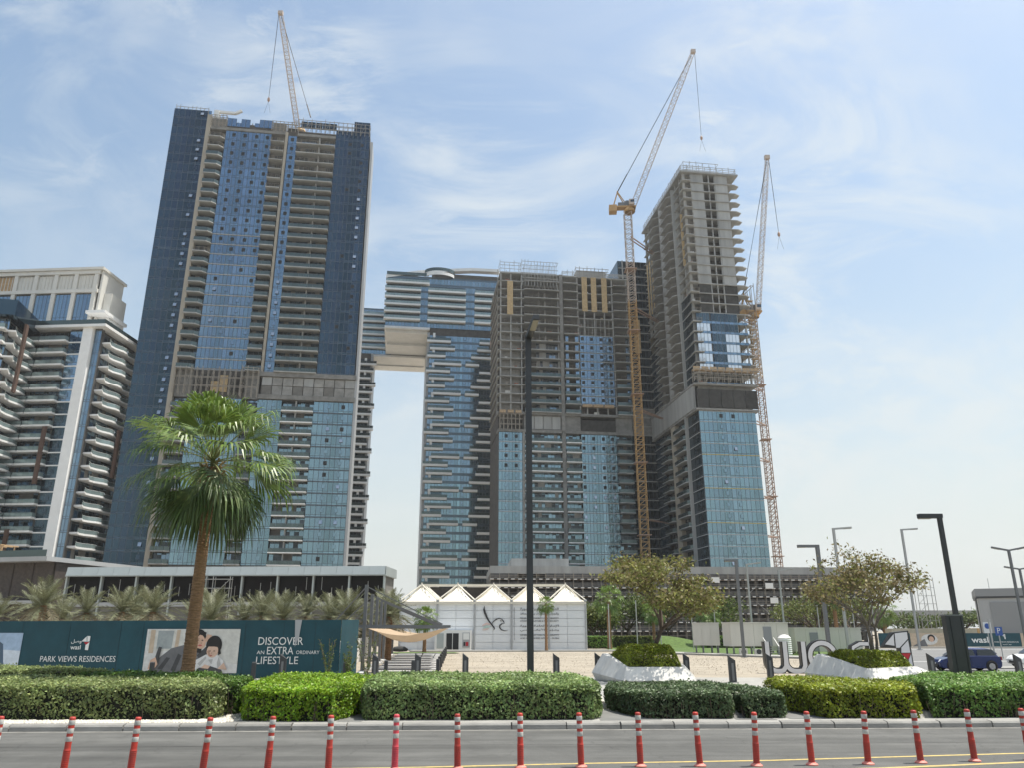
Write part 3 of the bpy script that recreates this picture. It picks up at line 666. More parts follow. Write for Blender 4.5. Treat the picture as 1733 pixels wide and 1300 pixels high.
# loose materials and props on the open floors
mat('stack_tan', (.42, .34, .22), .9); mat('stack_white', (.6, .6, .58), .8); mat('stack_red', (.30, .12, .08), .9)
prop = MB().bar((0, 0, 0), (0, 0, 3.1), .09, .09).bar((.7, 0, 0), (.7, 0, 3.1), .09, .09).bar((1.4, .3, 0), (1.4, .3, 3.1), .09, .09).mesh('floor_props', 'scaffold')
for (Fc, fls, xs) in ((FC, UC, (-4, 16.5)), (FC, UC, (20, 43)), (FE, UF, (3, 5.2)), (FLu, UF, (1, 43))):
    for i, (z, h) in enumerate(fls):
        for k in range(3 if xs[1]-xs[0] > 5 else 1):
            w, hh = rnd.uniform(.6, 1.8), rnd.uniform(.4, 1.3)
            Fc.put('material_stack', m_box(round(w, 1), .6, round(hh, 1), rnd.choice(['stack_tan', 'stack_white', 'concrete_raw', 'stack_red', 'scaffold']), 'material_stack'), rnd.uniform(xs[0], xs[1]-1.5), rnd.uniform(.2, .9), z+.3)
        if xs[1]-xs[0] > 5: Fc.put('floor_props', prop, rnd.uniform(xs[0], xs[1]-2), .8, z+.3)
# ------------------------------------------------------------------ B: finished towers joined by a bridge, behind
B_ = tower('bridge_tower', (-20, 320), 8, 'finished blue glass tower with white balconies joined by a high bridge to another leg')
FB = Face(B_, 0, 0, 0)
solid(B_, 'side_wall', 'grey_clad', (-17.6, -16.6, .2, 36, 0, 129), (-43.2, -42.2, 30, 54, 0, 128.5))
solid(B_, 'core_wall', 'interior', (-16.5, 14.5, .2, 36, 0, 158), (-36.2, 14.5, .25, 36, 131, 156), (-57, -43.3, 30.2, 54, 0, 128.5), (-72, -10, 34.3, 54.8, 129.6, 152))
nb = 31
for i in range(nb):
    z = 20+i*3.5; w0 = 3.2
    FB.put('glass_band', m_band(31.0, 2.55, 1.35, 'glass_bridge' if z > 60 else 'glass_teal', i % 5, 0), -16.6, 0, z)
    FB.put('spandrel', m_box(31.0, .3, .92, 'spandrel_glass', 'spandrel'), -16.6, -.02, z-.94)
    for x in (-6.5, -1.5, 4): FB.put('vent_window', m_vent('shut', 'glass_bridge'), x+(i % 3)*.2, -.1, z+.9)
    # staggered white balcony edges
    k = i % 4
    for (x0, w) in (((-17.4, 8), (1.8, 11)), ((-16.4, 11), (4.5, 11)), ((-17.8, 10.5), (5.5, 8.5)), ((-14.4, 12), (-.6, 6)))[k]:
        s = FB.put('balcony_slab', m_slab(w, 1.5, .1, .95, 'white_clad'), x0, -.02, z-1.0)
        FB.put('balustrade', m_rail(w, 1.4, 0, True, True), x0, -.05, z-.05)
    if k in (0, 2):
        FB.put('balcony_post', m_box(1.0, 1.0, 3.4, 'white_clad', 'balcony_post'), -15.2, -1.2, z-.05)
        FB.put('recess_panel', m_box(4.6, .1, 2.4, 'glass_shade', 'recess_panel'), -14, -.12, z+.05)  # flat dark glass instead of a hollow, recess shade in the colour
    if i < 29: FB.put('shade_panel', m_band(3.6, 2.5, 1.2, 'glass_shade', i % 5, 0), 11.0, -.12, z+.03)
# front bridge block
for i in range(7):
    z = 131+i*3.55; FB.put('glass_band', m_band(51, 2.6, 1.4, 'glass_bridge', i % 5, 0), -36.4, -.02, z) 
    FB.put('spandrel', m_box(51, .3, .9, 'spandrel_glass', 'spandrel'), -36.4, -.04, z+2.62)
    if i:
        for (x0, w) in (((-37.2, 16), (-18, 17), (3, 11.5)) if i < 6 else ((-37, 48),)):
            if i == 6 and x0 == -37: x0, w = -37, 19.5
            FB.put('balcony_slab', m_slab(w, 1.8, .1, .8, 'white_clad'), x0, -.05, z-.87)
            FB.put('balustrade', m_rail(w, 1.7, 0, True, True, g='balustrade_pale'), x0, -.06, z-.02)
            FB.put('recess_panel', m_box(w-1, .1, 2.3, 'glass_shade', 'recess_panel'), x0+.5, -.18, z+.05)  # again a flat sheet, the shade behind the balcony painted dark
solid(B_, 'bridge_soffit', 'white_clad', (-36.6, -16.7, -.4, 36, 130.0, 131.0), (-74, -17, 34, 55, 128.6, 129.6))
for bx in ((-36.0, -17.7, 2, 2.6, 128.8, 129.98), (-36.0, -17.7, 18, 18.6, 128.8, 129.98), (-42, -18, 46, 46.6, 128.0, 128.58)): solid(B_, 'soffit_beam', 'white_clad', bx)
FB2 = Face(B_, -74, 34, 0)
for i in range(7):
    z = 129.6+i*3.4; FB2.put('glass_band', m_band(40, 2.5, 1.4, 'glass_bridge', i % 5, 0), 0, 0, z); FB2.put('spandrel', m_box(40, .3, .9, 'spandrel_glass', 'spandrel'), 0, -.02, z+2.55)
    if i: FB2.put('balcony_slab', m_slab(13, 1.6, .1, .8, 'white_clad'), 24.5, -.04, z-.85); FB2.put('balustrade', m_rail(13, 1.5, 0, True, True, g='balustrade_pale'), 24.5, -.05, z)
# leg seen to the right of the tall tower: staggered balconies on its grey flank
FB3 = Face(B_, -55, 30, 0)
for i in range(30):
    z = 20+i*3.55
    FB3.put('balcony_slab', m_slab(10 + (i % 3)*1.2, 1.8, .1, .9, 'white_clad'), 2.2, -.04, z-.95); FB3.put('balustrade', m_rail(10 + (i % 3)*1.2, 1.7, 0, True, True), 2.2, -.05, z)
    FB3.put('glass_band', m_band(11.6, 2.5, 1.4, 'glass_shade', i % 5, 0), 0, 0, z)
    if i % 2: FB3.put('balcony_post', m_box(1.0, 1.0, 2.6, 'white_clad', 'balcony_post'), 9, -1.4, z)
# roof: curved pergola and plant
mb = MB(); pts = [(-37, 1, 155), (-22, 2, 158.5), (-10, 4, 161), (2, 4, 162.3), (14.5, 2, 161.5)]
for a, b in zip(pts[:-1], pts[1:]): mb.bar(a, b, 3.0, 1.4)
mb.build('roof_canopy', 'white_clad', B_)
solid(B_, 'roof_parapet', 'balustrade', (-36.8, -18, -.6, -.4, 155.9, 157.4))
mb = MB(); n = 18
for k in range(n):
    t0, t1 = math.pi*k/n, math.pi*(k+1)/n
    for (z0, z1, m_) in ((156, 157.4, 0), (158, 159.6, 1)):
        mb.quad((-13-7*math.cos(t0), 2-5*math.sin(t0), z0), (-13-7*math.cos(t1), 2-5*math.sin(t1), z0), (-13-7*math.cos(t1), 2-5*math.sin(t1), z1), (-13-7*math.cos(t0), 2-5*math.sin(t0), z1), m_)
mb.build('curved_terrace', ['white_clad', 'balustrade'], B_)
mb = MB(); mb.bar((-66, 36, 151), (-52, 36, 150), 2, 1.2); mb.box(-58, -40, 34, 36, 151, 152.6); mb.build('roof_canopy', 'white_clad', B_)
# hoist mast on the right edge of the tower
mb = MB()
for i in range(60):
    z = 20+i*2.2
    for x in (0, 1.0): mb.bar((x, 0, z), (x, 0, z+2.2), .16, .16)
    mb.bar((0, 0, z), (1, 0, z+2.2), .1, .1)
mb.box(-3.4, -.2, -1.2, .6, 122, 125.5)
mb.build('hoist_mast', 'crane_red', B_, (13.4, -3.2, 0))

# ------------------------------------------------------------------ D: the white balconied towers at the left edge
mat('brown_clad', (.10, .06, .045), .7, var=.15, vscale=.5)
mat('cream_clad', (.62, .61, .57), .6, var=.05, vscale=.3)
mat('wood_louvre', (.42, .28, .15), .7, var=.2, vscale=1)
D_ = tower('balcony_tower', (-154.9, 208.5), -4, 'pale residential tower at left with a tall white fin and stacked balconies')
FD = Face(D_, 0, 0, 0)
nD = 18; LD = fl(20, 18, 3.62)
solid(D_, 'core_wall', 'interior', (-20, 35.9, 1.6, 20, 0, 86), (27.6, 36.8, .1, 1.6, 14, 86))
FD.put('white_fin', m_box(2.9, 2.0, 71, 'white_clad', 'white_fin'), 32.0, -1.2, 16)
glass_zone(FD, 27.6, 31.9, LD, lambda i: 'glass_light' if i > 11 else 'glass_shade', 2.1, (29.2,), lambda i, j: 'shut', sp=.3)
for (z, h) in LD: FD.put('floor_trim', m_box(4.3, .3, .35, 'white_clad', 'floor_trim'), 27.6, -.3, z-.2)
balcony_zone(FD, 19.5, 27.5, LD, 1.6, 1.5, .5, 'white_clad', off=1, wall_m='concrete_dark', blue=.75, rg_='balustrade_pale')
balcony_zone(FD, 6, 19.2, LD, 1.6, 1.5, .5, 'white_clad', off=2, wall_m='concrete_dark', blue=.75, rg_='balustrade_pale')
glass_zone(FD, 35.0, 37.0, LD, lambda i: 'glass_light', 1.3, (), None)
for (x, z0, z1, w) in ((26.0, 40, 56, 1.1), (21.0, 18, 28, 1.1)): FD.put('brown_panel', m_box(w, .6, z1-z0, 'brown_clad', 'brown_panel'), x, -2.0, z0)
# right flank of the tower, receding, with angular balconies
def zig(w, d, n, t):
    def f():
        mb = MB(); pts = [(0, 1.2)]; p = w/n
        for i in range(n): pts += [(i*p, -d*.55 if i % 2 else -d), ((i+.55)*p, -d if i % 2 else -d*.5)]
        pts += [(w, -d*.4), (w, 1.2)]
        mb.prism(pts[1:-1] + [(w, 1.2), (0, 1.2)], 0, t); return mb.mesh('balcony_slab', 'white_clad')
    return cached(('zig', w, d, n, t), f)
def zig_rail(w, d, n):
    def f():
        mb = MB(); pts = []; p = w/n
        for i in range(n): pts += [(i*p, -d*.55 if i % 2 else -d), ((i+.55)*p, -d if i % 2 else -d*.5)]
        pts += [(w, -d*.4)]
        for a, b in zip(pts[:-1], pts[1:]): mb.bar((a[0], a[1]+.1, .55), (b[0], b[1]+.1, .55), .03, 1.05, 0); mb.bar((a[0], a[1]+.1, 1.1), (b[0], b[1]+.1, 1.1), .05, .05, 1)
        return mb.mesh('balustrade', ['balustrade_pale', 'white_frame'])
    return cached(('zrail', w, d, n), f)
def flank(F, w, floors, off):
    for i, (z, h) in enumerate(floors):
        s = F.put('balcony_slab', zig(w, 2.2 if i % 3 else 2.8, 4, .5), 0, 0, z-.2)
        ob('balustrade', zig_rail(w, 2.2 if i % 3 else 2.8, 4), s, (0, 0, .5))
        F.put('balcony_wall', m_doors(w, h-.5, (i+off) % 6, 'concrete_dark', 1.6, .75, 'glass_bridge'), 0, .9, z+.3)
FDs = Face(D_, 37.0, 1.2, 90)
flank(FDs, 18, LD, 0)
for (x, z0, z1) in ((10, 44, 58), (16, 66, 80)): FDs.put('brown_panel', m_box(1.5, .6, z1-z0, 'brown_clad', 'brown_panel'), x, -2.9, z0)
solid(D_, 'roof_terrace', 'white_clad', (-20, 39, -2.0, 20, 85.6, 86.4)); solid(D_, 'terrace_rail', 'balustrade', (4, 38.6, -1.9, -1.85, 86.4, 87.8), (38.6, 38.65, -1.9, 38, 86.4, 87.8))
# set-back crown
FT = Face(D_, -24, 7, 0)
solid(D_, 'crown_core', 'interior', (-24, 29, 7.2, 18, 86, 108))
for i in range(9):
    FT.put('crown_post', m_box(1.2, 1.0, 22, 'cream_clad', 'crown_post'), i*6.4, -.6, 86)
    if i < 8:
        FT.put('glass_band', m_band(5.0, 9, 1.25, 'glass_light', i % 5), 1.3+i*6.4, -.05, 91); FT.put('crown_louvre', m_box(5.0, .3, 4.8, 'wood_louvre' if i in (2, 3) else 'cream_clad', 'crown_louvre'), 1.3+i*6.4, -.02, 101.6)
        for k in range(4): FT.put('crown_mullion', m_box(.16, .3, 4.8, 'cream_clad', 'crown_mullion'), 2.2+i*6.4+k*1.1, -.2, 101.6)
for z in (90, 100.4, 106.6): FT.put('crown_beam', m_box(53.2, .9, 1.1, 'cream_clad', 'crown_beam'), -.3, -.75, z)
solid(D_, 'crown_roof', 'cream_clad', (-25, 30, 5.8, 19, 107.8, 108.6)); solid(D_, 'crown_side', 'cream_clad', (29.0, 29.6, 7, 18, 86, 107.8)); solid(D_, 'corner_balcony', 'white_clad', (28, 34, 4, 16, 92.5, 93.4), (29.7, 33, 8, 16, 86.4, 92.4)); solid(D_, 'lower_crown', 'cream_clad', (29.7, 32, 9, 17, 93.5, 101))
# nearer tower with brown panels
D2 = tower('balcony_tower', (-163.5, 188.8), 11, 'nearer dark glass tower cut by the left edge, white zigzag balconies', 'building')
FN = Face(D2, 27, 0, 90); FN0 = Face(D2, 0, 0, 0)
LN = fl(18, 18, 3.66)
solid(D2, 'core_wall', 'interior', (-10, 26, 1, 26, 0, 87))
flank(FN, 26, LN, 2)
balcony_zone(FN0, 12, 27, LN, 1.7, 1.0, .5, 'white_clad', off=3, wall_m='concrete_dark', blue=.75, rg_='balustrade_pale')
balcony_zone(FN0, -6, 11.5, LN, 1.7, 1.0, .5, 'white_clad', off=1, wall_m='concrete_dark', blue=.75, rg_='balustrade_pale')
for (x, z0, z1) in ((4, 64, 84), (16, 34, 52), (24, 50, 62)): FN.put('brown_panel', m_box(1.5, .6, z1-z0, 'brown_clad', 'brown_panel'), x, -2.9, z0)
solid(D2, 'roof_band', 'glass_dark', (-8, 29.0, -2.0, 27, 84.2, 88.6))
# low dark podium in front of both
mat('louvre_brown', (.06, .048, .042), .7, var=.25, vscale=2)
PD = tower('podium_building', (-112, 150), -14, 'low curved dark brown podium below the left balcony towers'); pm_ = MB()
for k in range(10):
    t0, t1 = k/10, (k+1)/10; y0, y1 = (1-t0)**2*-2, (1-t1)**2*-2
    MB().quad((t0*44-14, y0, 0), (t1*44-14-.15, y1, 0), (t1*44-14-.15, y1, 14.4), (t0*44-14, y0, 14.4)).build('louvre_panel', 'louvre_brown', PD)
solid(PD, 'podium_core', 'louvre_brown', (-14, 30, .3, 34, 0, 14.3)); solid(PD, 'podium_edge', 'grey_clad', (-15, 30.5, -2.6, 34, 14.4, 15.2), (-15, 30.5, -2.4, 0, 7.0, 7.6))
solid(PD, 'terrace_rail', 'balustrade', (-15, 30, -2.4, -2.35, 15.2, 16.4))
mb = MB()
for x in (6, 9, 12, 15): 
    for y in (2, 5): mb.bar((x, y, 15.2), (x, y, 18), .2, .2)
for k in range(8): mb.bar((5.5+k*1.4, 1.5, 18), (5.5+k*1.4, 5.5, 18), .25, .2)
mb.bar((5, 1.8, 17.8), (16, 1.8, 17.8), .25, .2); mb.build('pergola', 'wood_louvre', PD)

# ------------------------------------------------------------------ long white-roofed podium with black panels
LB = tower('podium_building', (-78.6, 140), -3, 'long low building with a pale metal roof edge over black panels')
mat('black_panel', (.009, .008, .008), .6, var=.3, vscale=.4, spec=.12)
mat('pale_metal', (.38, .42, .42), .4, metal=.2, var=.05, vscale=.3)
L = 56.8
solid(LB, 'building_core', 'concrete_dark', (0.4, L-.4, .5, 9, 0, 11.6))
nbay = 9; p = L/nbay
for i in range(nbay):
    MB().box(.14, p-.14, 0, .1, 0, 4.3).build('black_panel', 'black_panel', LB, (i*p+.1, .2, 7.35))
    for k in range(3): MB().box(0, .07, 0, .05, 0, rnd.uniform(1.2, 2.2)).build('light_strip', 'steel_light', LB, (i*p+1.4+k*1.8, .12, 7.7+rnd.random()*1.6))
for i in range(nbay+1): MB().prism([(-.14, -.4), (.14, -.4), (.14, .4), (-.14, .4)], 5, 11.7).build('column', 'pale_metal', LB, (min(i*p, L-.2), 0, 0))
for i in range(20): 
    MB().quad((.02, -.9, 11.75), (L/20-.02, -.9, 11.75), (L/20-.02, -.5, 13.2), (.02, -.5, 13.2)).build('roof_panel', 'pale_metal', LB, (i*L/20, 0, 0))
solid(LB, 'roof', 'pale_metal', (-.1, L+.1, -.85, 9, 11.6, 11.74), (-.1, L+.1, -.45, 9, 11.75, 13.18)); solid(LB, 'lower_band', 'grey_clad', (0, L, -.3, .4, 6.5, 7.2)); solid(LB, 'base_wall', 'concrete_dark', (0, L, 0, .45, 0, 6.5))
mb = MB()
for x in (24.5, 27, 30): 
    for y in (-1.6, -.6): mb.bar((x, y, 3.5), (x, y, 11.5), .1, .1)
for z in (5.5, 7.5, 9.5, 11): mb.bar((24, -1.6, z), (30.4, -1.6, z), .1, .1); mb.box(24.2, 30.2, -1.6, -.7, z-.05, z+.02)
mb.bar((24.5, -1.65, 5.5), (30, -1.65, 11), .08, .08); sc_ = mb.build('scaffold_tower', 'steel_light'); sc_.location = (-78.6, 140, 0); sc_.rotation_euler = (0, 0, R(-3)); tag(sc_, 'small steel scaffold against the black panels behind the big palm', 'scaffold')

# ------------------------------------------------------------------ scaffolded podium below the unfinished towers
SP = tower('scaffolded_podium', (-6, 216), 3.5, 'long grey unfinished podium wrapped in scaffolding with striped toe boards')
L2 = 106
solid(SP, 'podium_core', 'concrete_dark', (0, L2, 4, 34, 0, 17.6)); solid(SP, 'podium_parapet', 'concrete', (0, L2, -.4, 34, 17.3, 19.4)); solid(SP, 'podium_step', 'concrete', (6, 22, 2, 20, 19.4, 21.6))
for i in range(8): solid(SP, 'floor_slab', 'concrete_dark', (0, L2, 0, 4, 1.0+i*2.1, 1.35+i*2.1))
for i in range(26): MB().box(-.35, .35, 0, .7, 0, 17.3).build('column', 'concrete_dark', SP, (1+i*4.1, .9, 0))
mat('toe_white', (.62, .62, .60), .7); mat('net_grey', (.10, .10, .10), .9, var=.4, vscale=1.2)
def toe():
    mb = MB()
    for k in range(8): mb.box(k*.95, k*.95+.95, 0, .05, 0, .26, k % 2)
    mb.box(0, 7.6, .05, 1.0, -.02, .05, 2); return mb.mesh('toe_board', ['toe_white', 'black_net', 'wood_deck'])
def bay():
    mb = MB()
    for x in (0, 2.53, 5.07): 
        for y in (-1.4, -.5): mb.bar((x, y, 0), (x, y, 17.5), .09, .09)
    for k in range(7):
        for d in (.6, 1.1): mb.bar((0, -1.42, 2.2+k*2.25+d), (7.6, -1.42, 2.2+k*2.25+d), .06, .06)
    return mb.mesh('scaffold_bay', 'scaffold')
tm, bmh = toe(), bay(); brc = MB().bar((0, 0, 0), (5, 0, 4.5), .09, .09).mesh('scaffold_brace', 'steel_light'); nets = MB().box(0, 7.5, 0, .04, 0, 1.5).mesh('debris_net', 'net_grey')
for i in range(14):
    ob('scaffold_bay', bmh, SP, (i*7.6, 0, 0))
    for k in range(7):
        ob('toe_board', tm, SP, (i*7.6, -1.45 - .01*(k % 2), 2.2+k*2.25))
        if rnd.random() < .8: ob('debris_net', nets, SP, (i*7.6, -.42, 2.4+k*2.25))
    if i % 2: ob('scaffold_brace', brc, SP, (i*7.6, -1.5, 3 + (i*3 % 4)*2.2)); ob('scaffold_brace', brc, SP, (i*7.6+10, -1.52, 3 + (i*5 % 4)*2.2), math.pi)
for (x, z) in ((76, 13.5), (77, 9.6), (92, 11), (61, 15)): MB().box(0, 2.2, 0, .06, 0, 1.5).build('site_board', 'white_frame', SP, (x, -1.7, z))
mb = MB()
for x in (0, 2.2, 4.4):
    for y in (0, 1.6): mb.bar((x, y, 0), (x, y, 15.5), .12, .12)
for k in range(8): mb.bar((0, 0, 1+k*2), (4.4, 0, 1+k*2), .1, .1); mb.bar((0, 0, 1+k*2), (2.2, 0, 3+k*2), .08, .08)
st = mb.build('scaffold_tower', 'steel_light'); st.location = (104, 204, 0); tag(st, 'tall grey scaffold tower at the right end of the podium', 'scaffold')
# ------------------------------------------------------------------ tower cranes
def lattice(w, L, r, m, name):
    def f():
        mb = MB(); h = w/2
        for x in (-h, h):
            for y in (-h, h): mb.bar((x, y, 0), (x, y, L), r*1.5, r*1.5)
        for s in (-h, h):
            for k in range(2):
                a, b = k*L/2, (k+1)*L/2
                mb.bar((-h, s, a), (h, s, b), r, r); mb.bar((s, h if k else -h, a), (s, -h if k else h, b), r, r)
                mb.bar((-h, s, a), (h, s, a), r, r); mb.bar((s, -h, a), (s, h, a), r, r)
        return mb.mesh(name, m)
    return cached(('lat', w, L, r, m, name), f)
def crane(base, top, tip, back, label, mast_m, w, jw, hook=None, foot=True, seed=0, jm='crane_white'):
    b, t, tp = Vector(base), Vector(top), Vector(tip)
    r = empty('tower_crane', base); tag(r, label, 'crane', 'cranes on the building site')
    if foot:
        n = int((t.z-b.z)/w/1.5); L = (t.z-b.z)/n; me = {k: lattice(w, round(L, 3), .14, k, 'mast_section') for k in set(mast_m)}
        for i in range(n): ob('mast_section', me[mast_m[min(len(mast_m)-1, int(i/n*len(mast_m)))]], r, (0, 0, i*L))
        for i in range(2, n-2, 6): MB().box(-w*.8, w*.8, -w*.8, w*.8, 0, .25).build('mast_collar', 'crane_red', r, (0, 0, i*L))
    loc = t-b
    MB().lathe([(w*.75, 0), (w*.85, .5), (w*.7, 1.2), (w*.6, 1.8)], 14, m=0).build('slewing_ring', 'crane_yellow', r, loc)
    d = Vector((tp.x-t.x, tp.y-t.y, 0)).normalized(); s = Vector((-d.y, d.x, 0)); az = math.atan2(d.y, d.x)
    o = Vector((loc.x, loc.y, loc.z+1.8))
    if back:
        mb = MB(); mb.box(-back, 2.4, -1.4, 1.4, 0, .5); mb.box(-back, -back*.62, -1.5, 1.5, -1.6, 1.0); mb.build('counter_jib', 'crane_yellow', r, o, az)
        mb = MB(); mb.box(-back*.55, -back*.2, -1.2, 1.2, .5, 2.0); mb.build('machine_house', 'grey_steel', r, o, az)
        mb = MB(); mb.lathe([(.1, -1.3), (1.1, -1.3), (1.1, 1.3), (.1, 1.3)], 14); mb.build('winch_drum', 'grey_steel', r, o+Vector((0, 0, 1.6))-d*back*.1, az).rotation_euler = (R(90), 0, az)
        mb = MB(); mb.box(-.2, 1.7, -2.9, -1.45, .2, 2.3, 0); mb.box(.3, 1.72, -2.92, -1.43, 1.0, 2.0, 1); mb.build('cab', ['crane_white', 'glass_shade'], r, o, az)
        ap = o - d*back*.55 + Vector((0, 0, 7.0)); mb = MB()
        for q in (-1, 1): mb.bar(o-d*back*.1+s*q*1.1+Vector((0, 0, .5)), ap+s*q*.4, .3, .3); mb.bar(o-d*back*.8+s*q*1.1+Vector((0, 0, .5)), ap+s*q*.4, .25, .25)
        mb.bar(ap-s*.6, ap+s*.6, .4, .4); mb.build('a_frame', 'crane_yellow', r)
    else: ap = o + Vector((0, 0, 5)) - d*3.0
    p0 = o + d*1.4 + Vector((0, 0, .8)); tl = tp-b; v = tl-p0; L = v.length; v.normalize()
    q = v.to_track_quat('Z', 'Y'); n = max(6, round(L/(jw*2.0))); Ls = L/n; me = lattice(jw, round(Ls, 3), .085, jm, 'jib_section')
    for i in range(n):
        sc = 1.0 if i < n*.8 else 1.0-.35*(i-n*.8)/(n*.2)
        x = ob('jib_section', me, r, p0+v*Ls*i, scale=(sc, sc, 1)); x.rotation_euler = q.to_euler()
    MB().box(-.9, .9, -.6, .6, -.6, .9).build('jib_head', jm, r, tl)
    mb = MB(); mb.tube(ap, tl, .07, 5); mb.tube(ap+s*.6, tl-v*L*.03, .07, 5)
    mb.tube(ap, ap+(tl-ap)*.12, .22, 6); mb.build('pendant_cable', 'cable', r)
    if hook:
        hk = Vector(hook)-b; st = tl+d*.6
        mb = MB(); mb.tube(st, hk, .055, 4); mb.tube(st+s*.4, hk+s*.1, .055, 4); mb.build('hoist_rope', 'cable', r)
        mb = MB().lathe([(.05, -1.2), (.45, -.7), (.5, 0), (.3, .6), (.05, .9)], 10); mb.build('hook_block', 'crane_red', r, hk)
        mb = MB()
        for k in (-1, 1): mb.tube(hk-Vector((0, 0, 1)), hk+Vector((k*1.1, 0, -6)), .04, 4)
        mb.build('sling', 'cable', r)
    return r
crane((42.9, 252, 0), (43.6, 252, 150.5), (71.9, 250, 221.6), 7.5, 'yellow luffing crane standing between the two unfinished towers', ['crane_yellow']*3+['crane_white'], 2.6, 1.9, hook=(71.9, 249, 181))
crane((82.3, 243, 18), (82.9, 243, 104.5), (93.6, 243, 168), 5.5, 'slim red and white luffing crane right of the concrete tower', ['crane_red', 'crane_red', 'crane_red', 'crane_yellow'], 2.0, 1.5, hook=(94.6, 243, 136.7))
crane((-75.5, 234, 150), (-75.5, 234, 172), (-87.6, 234, 225.3), 0, 'white lattice crane jib rising from the roof of the tallest tower', ['crane_white'], 2.2, 1.7, hook=(-88, 233, 185.8), jm='crane_white')
# red tie beams from the middle crane to the building
for i, z in enumerate((37, 74, 112, 140)):
    mb = MB(); mb.bar((43.5, 253, z), (56, 268, z+.5), .35, .35); mb.bar((43.5, 251, z), (57, 267, z), .35, .35)
    o = mb.build('crane_tie', 'crane_red'); tag(o, ['lowest', 'second lowest', 'second highest', 'highest'][i] + ' red tie beams bracing the yellow crane mast to the towers', 'tie beam', 'tie beams of the yellow crane')
for i in range(7):
    z = 30+i*12
    o = MB().bar((82.5, 243, z), (76, 238, z), .3, .3).bar((82.5, 242, z), (78, 236.6, z), .3, .3).build('crane_tie', 'crane_red')
    tag(o, ['lowest', 'second', 'third', 'fourth', 'fifth', 'sixth', 'highest'][i] + ' red tie beams bracing the slim right crane to the tower, counted from the ground', 'tie beam', 'tie beams of the right crane')
# ------------------------------------------------------------------ foliage helpers
def leaf_cloud(P, Nn, size, aspect=.55, seed=0, spread=.9, fold=True):
    """leaf-sized quads at points P, facing roughly along Nn"""
    rg = np.random.default_rng(seed); n = len(P)
    nv = Nn + rg.normal(0, 1, (n, 3))*(spread if np.isscalar(spread) else spread[:, None]); nv /= np.linalg.norm(nv, axis=1, keepdims=True)+1e-9
    t = rg.normal(0, 1, (n, 3)); t -= nv*(t*nv).sum(1, keepdims=True); t /= np.linalg.norm(t, axis=1, keepdims=True)+1e-9
    b = np.cross(nv, t); s = (size*rg.uniform(.45, 1.6, n))[:, None]
    V = np.stack([P-t*s, P+b*s*aspect+nv*s*.12, P+t*s, P-b*s*aspect+nv*s*.12], 1).reshape(-1, 3)
    F = np.arange(n*4).reshape(n, 4); return V, F
def hedge_mat(name, col, tw=.25):
    return mat(name, col, .45, island=.45, spec=.35, two=tw, var=.42, vscale=1.0, coords='Object')
hedge_mat('leaf_grey', (.20, .245, .09)); hedge_mat('leaf_bright', (.17, .28, .018)); hedge_mat('leaf_mid', (.195, .27, .095))
hedge_mat('leaf_dark', (.085, .125, .055)); hedge_mat('leaf_yellow', (.205, .245, .02)); hedge_mat('leaf_fresh', (.145, .25, .055)); hedge_mat('leaf_deep', (.075, .14, .022))
mat('hedge_core', (.010, .011, .006), .95); mat('twig', (.15, .115, .085), .9)  # core near-black, shade between the leaves put into its colour
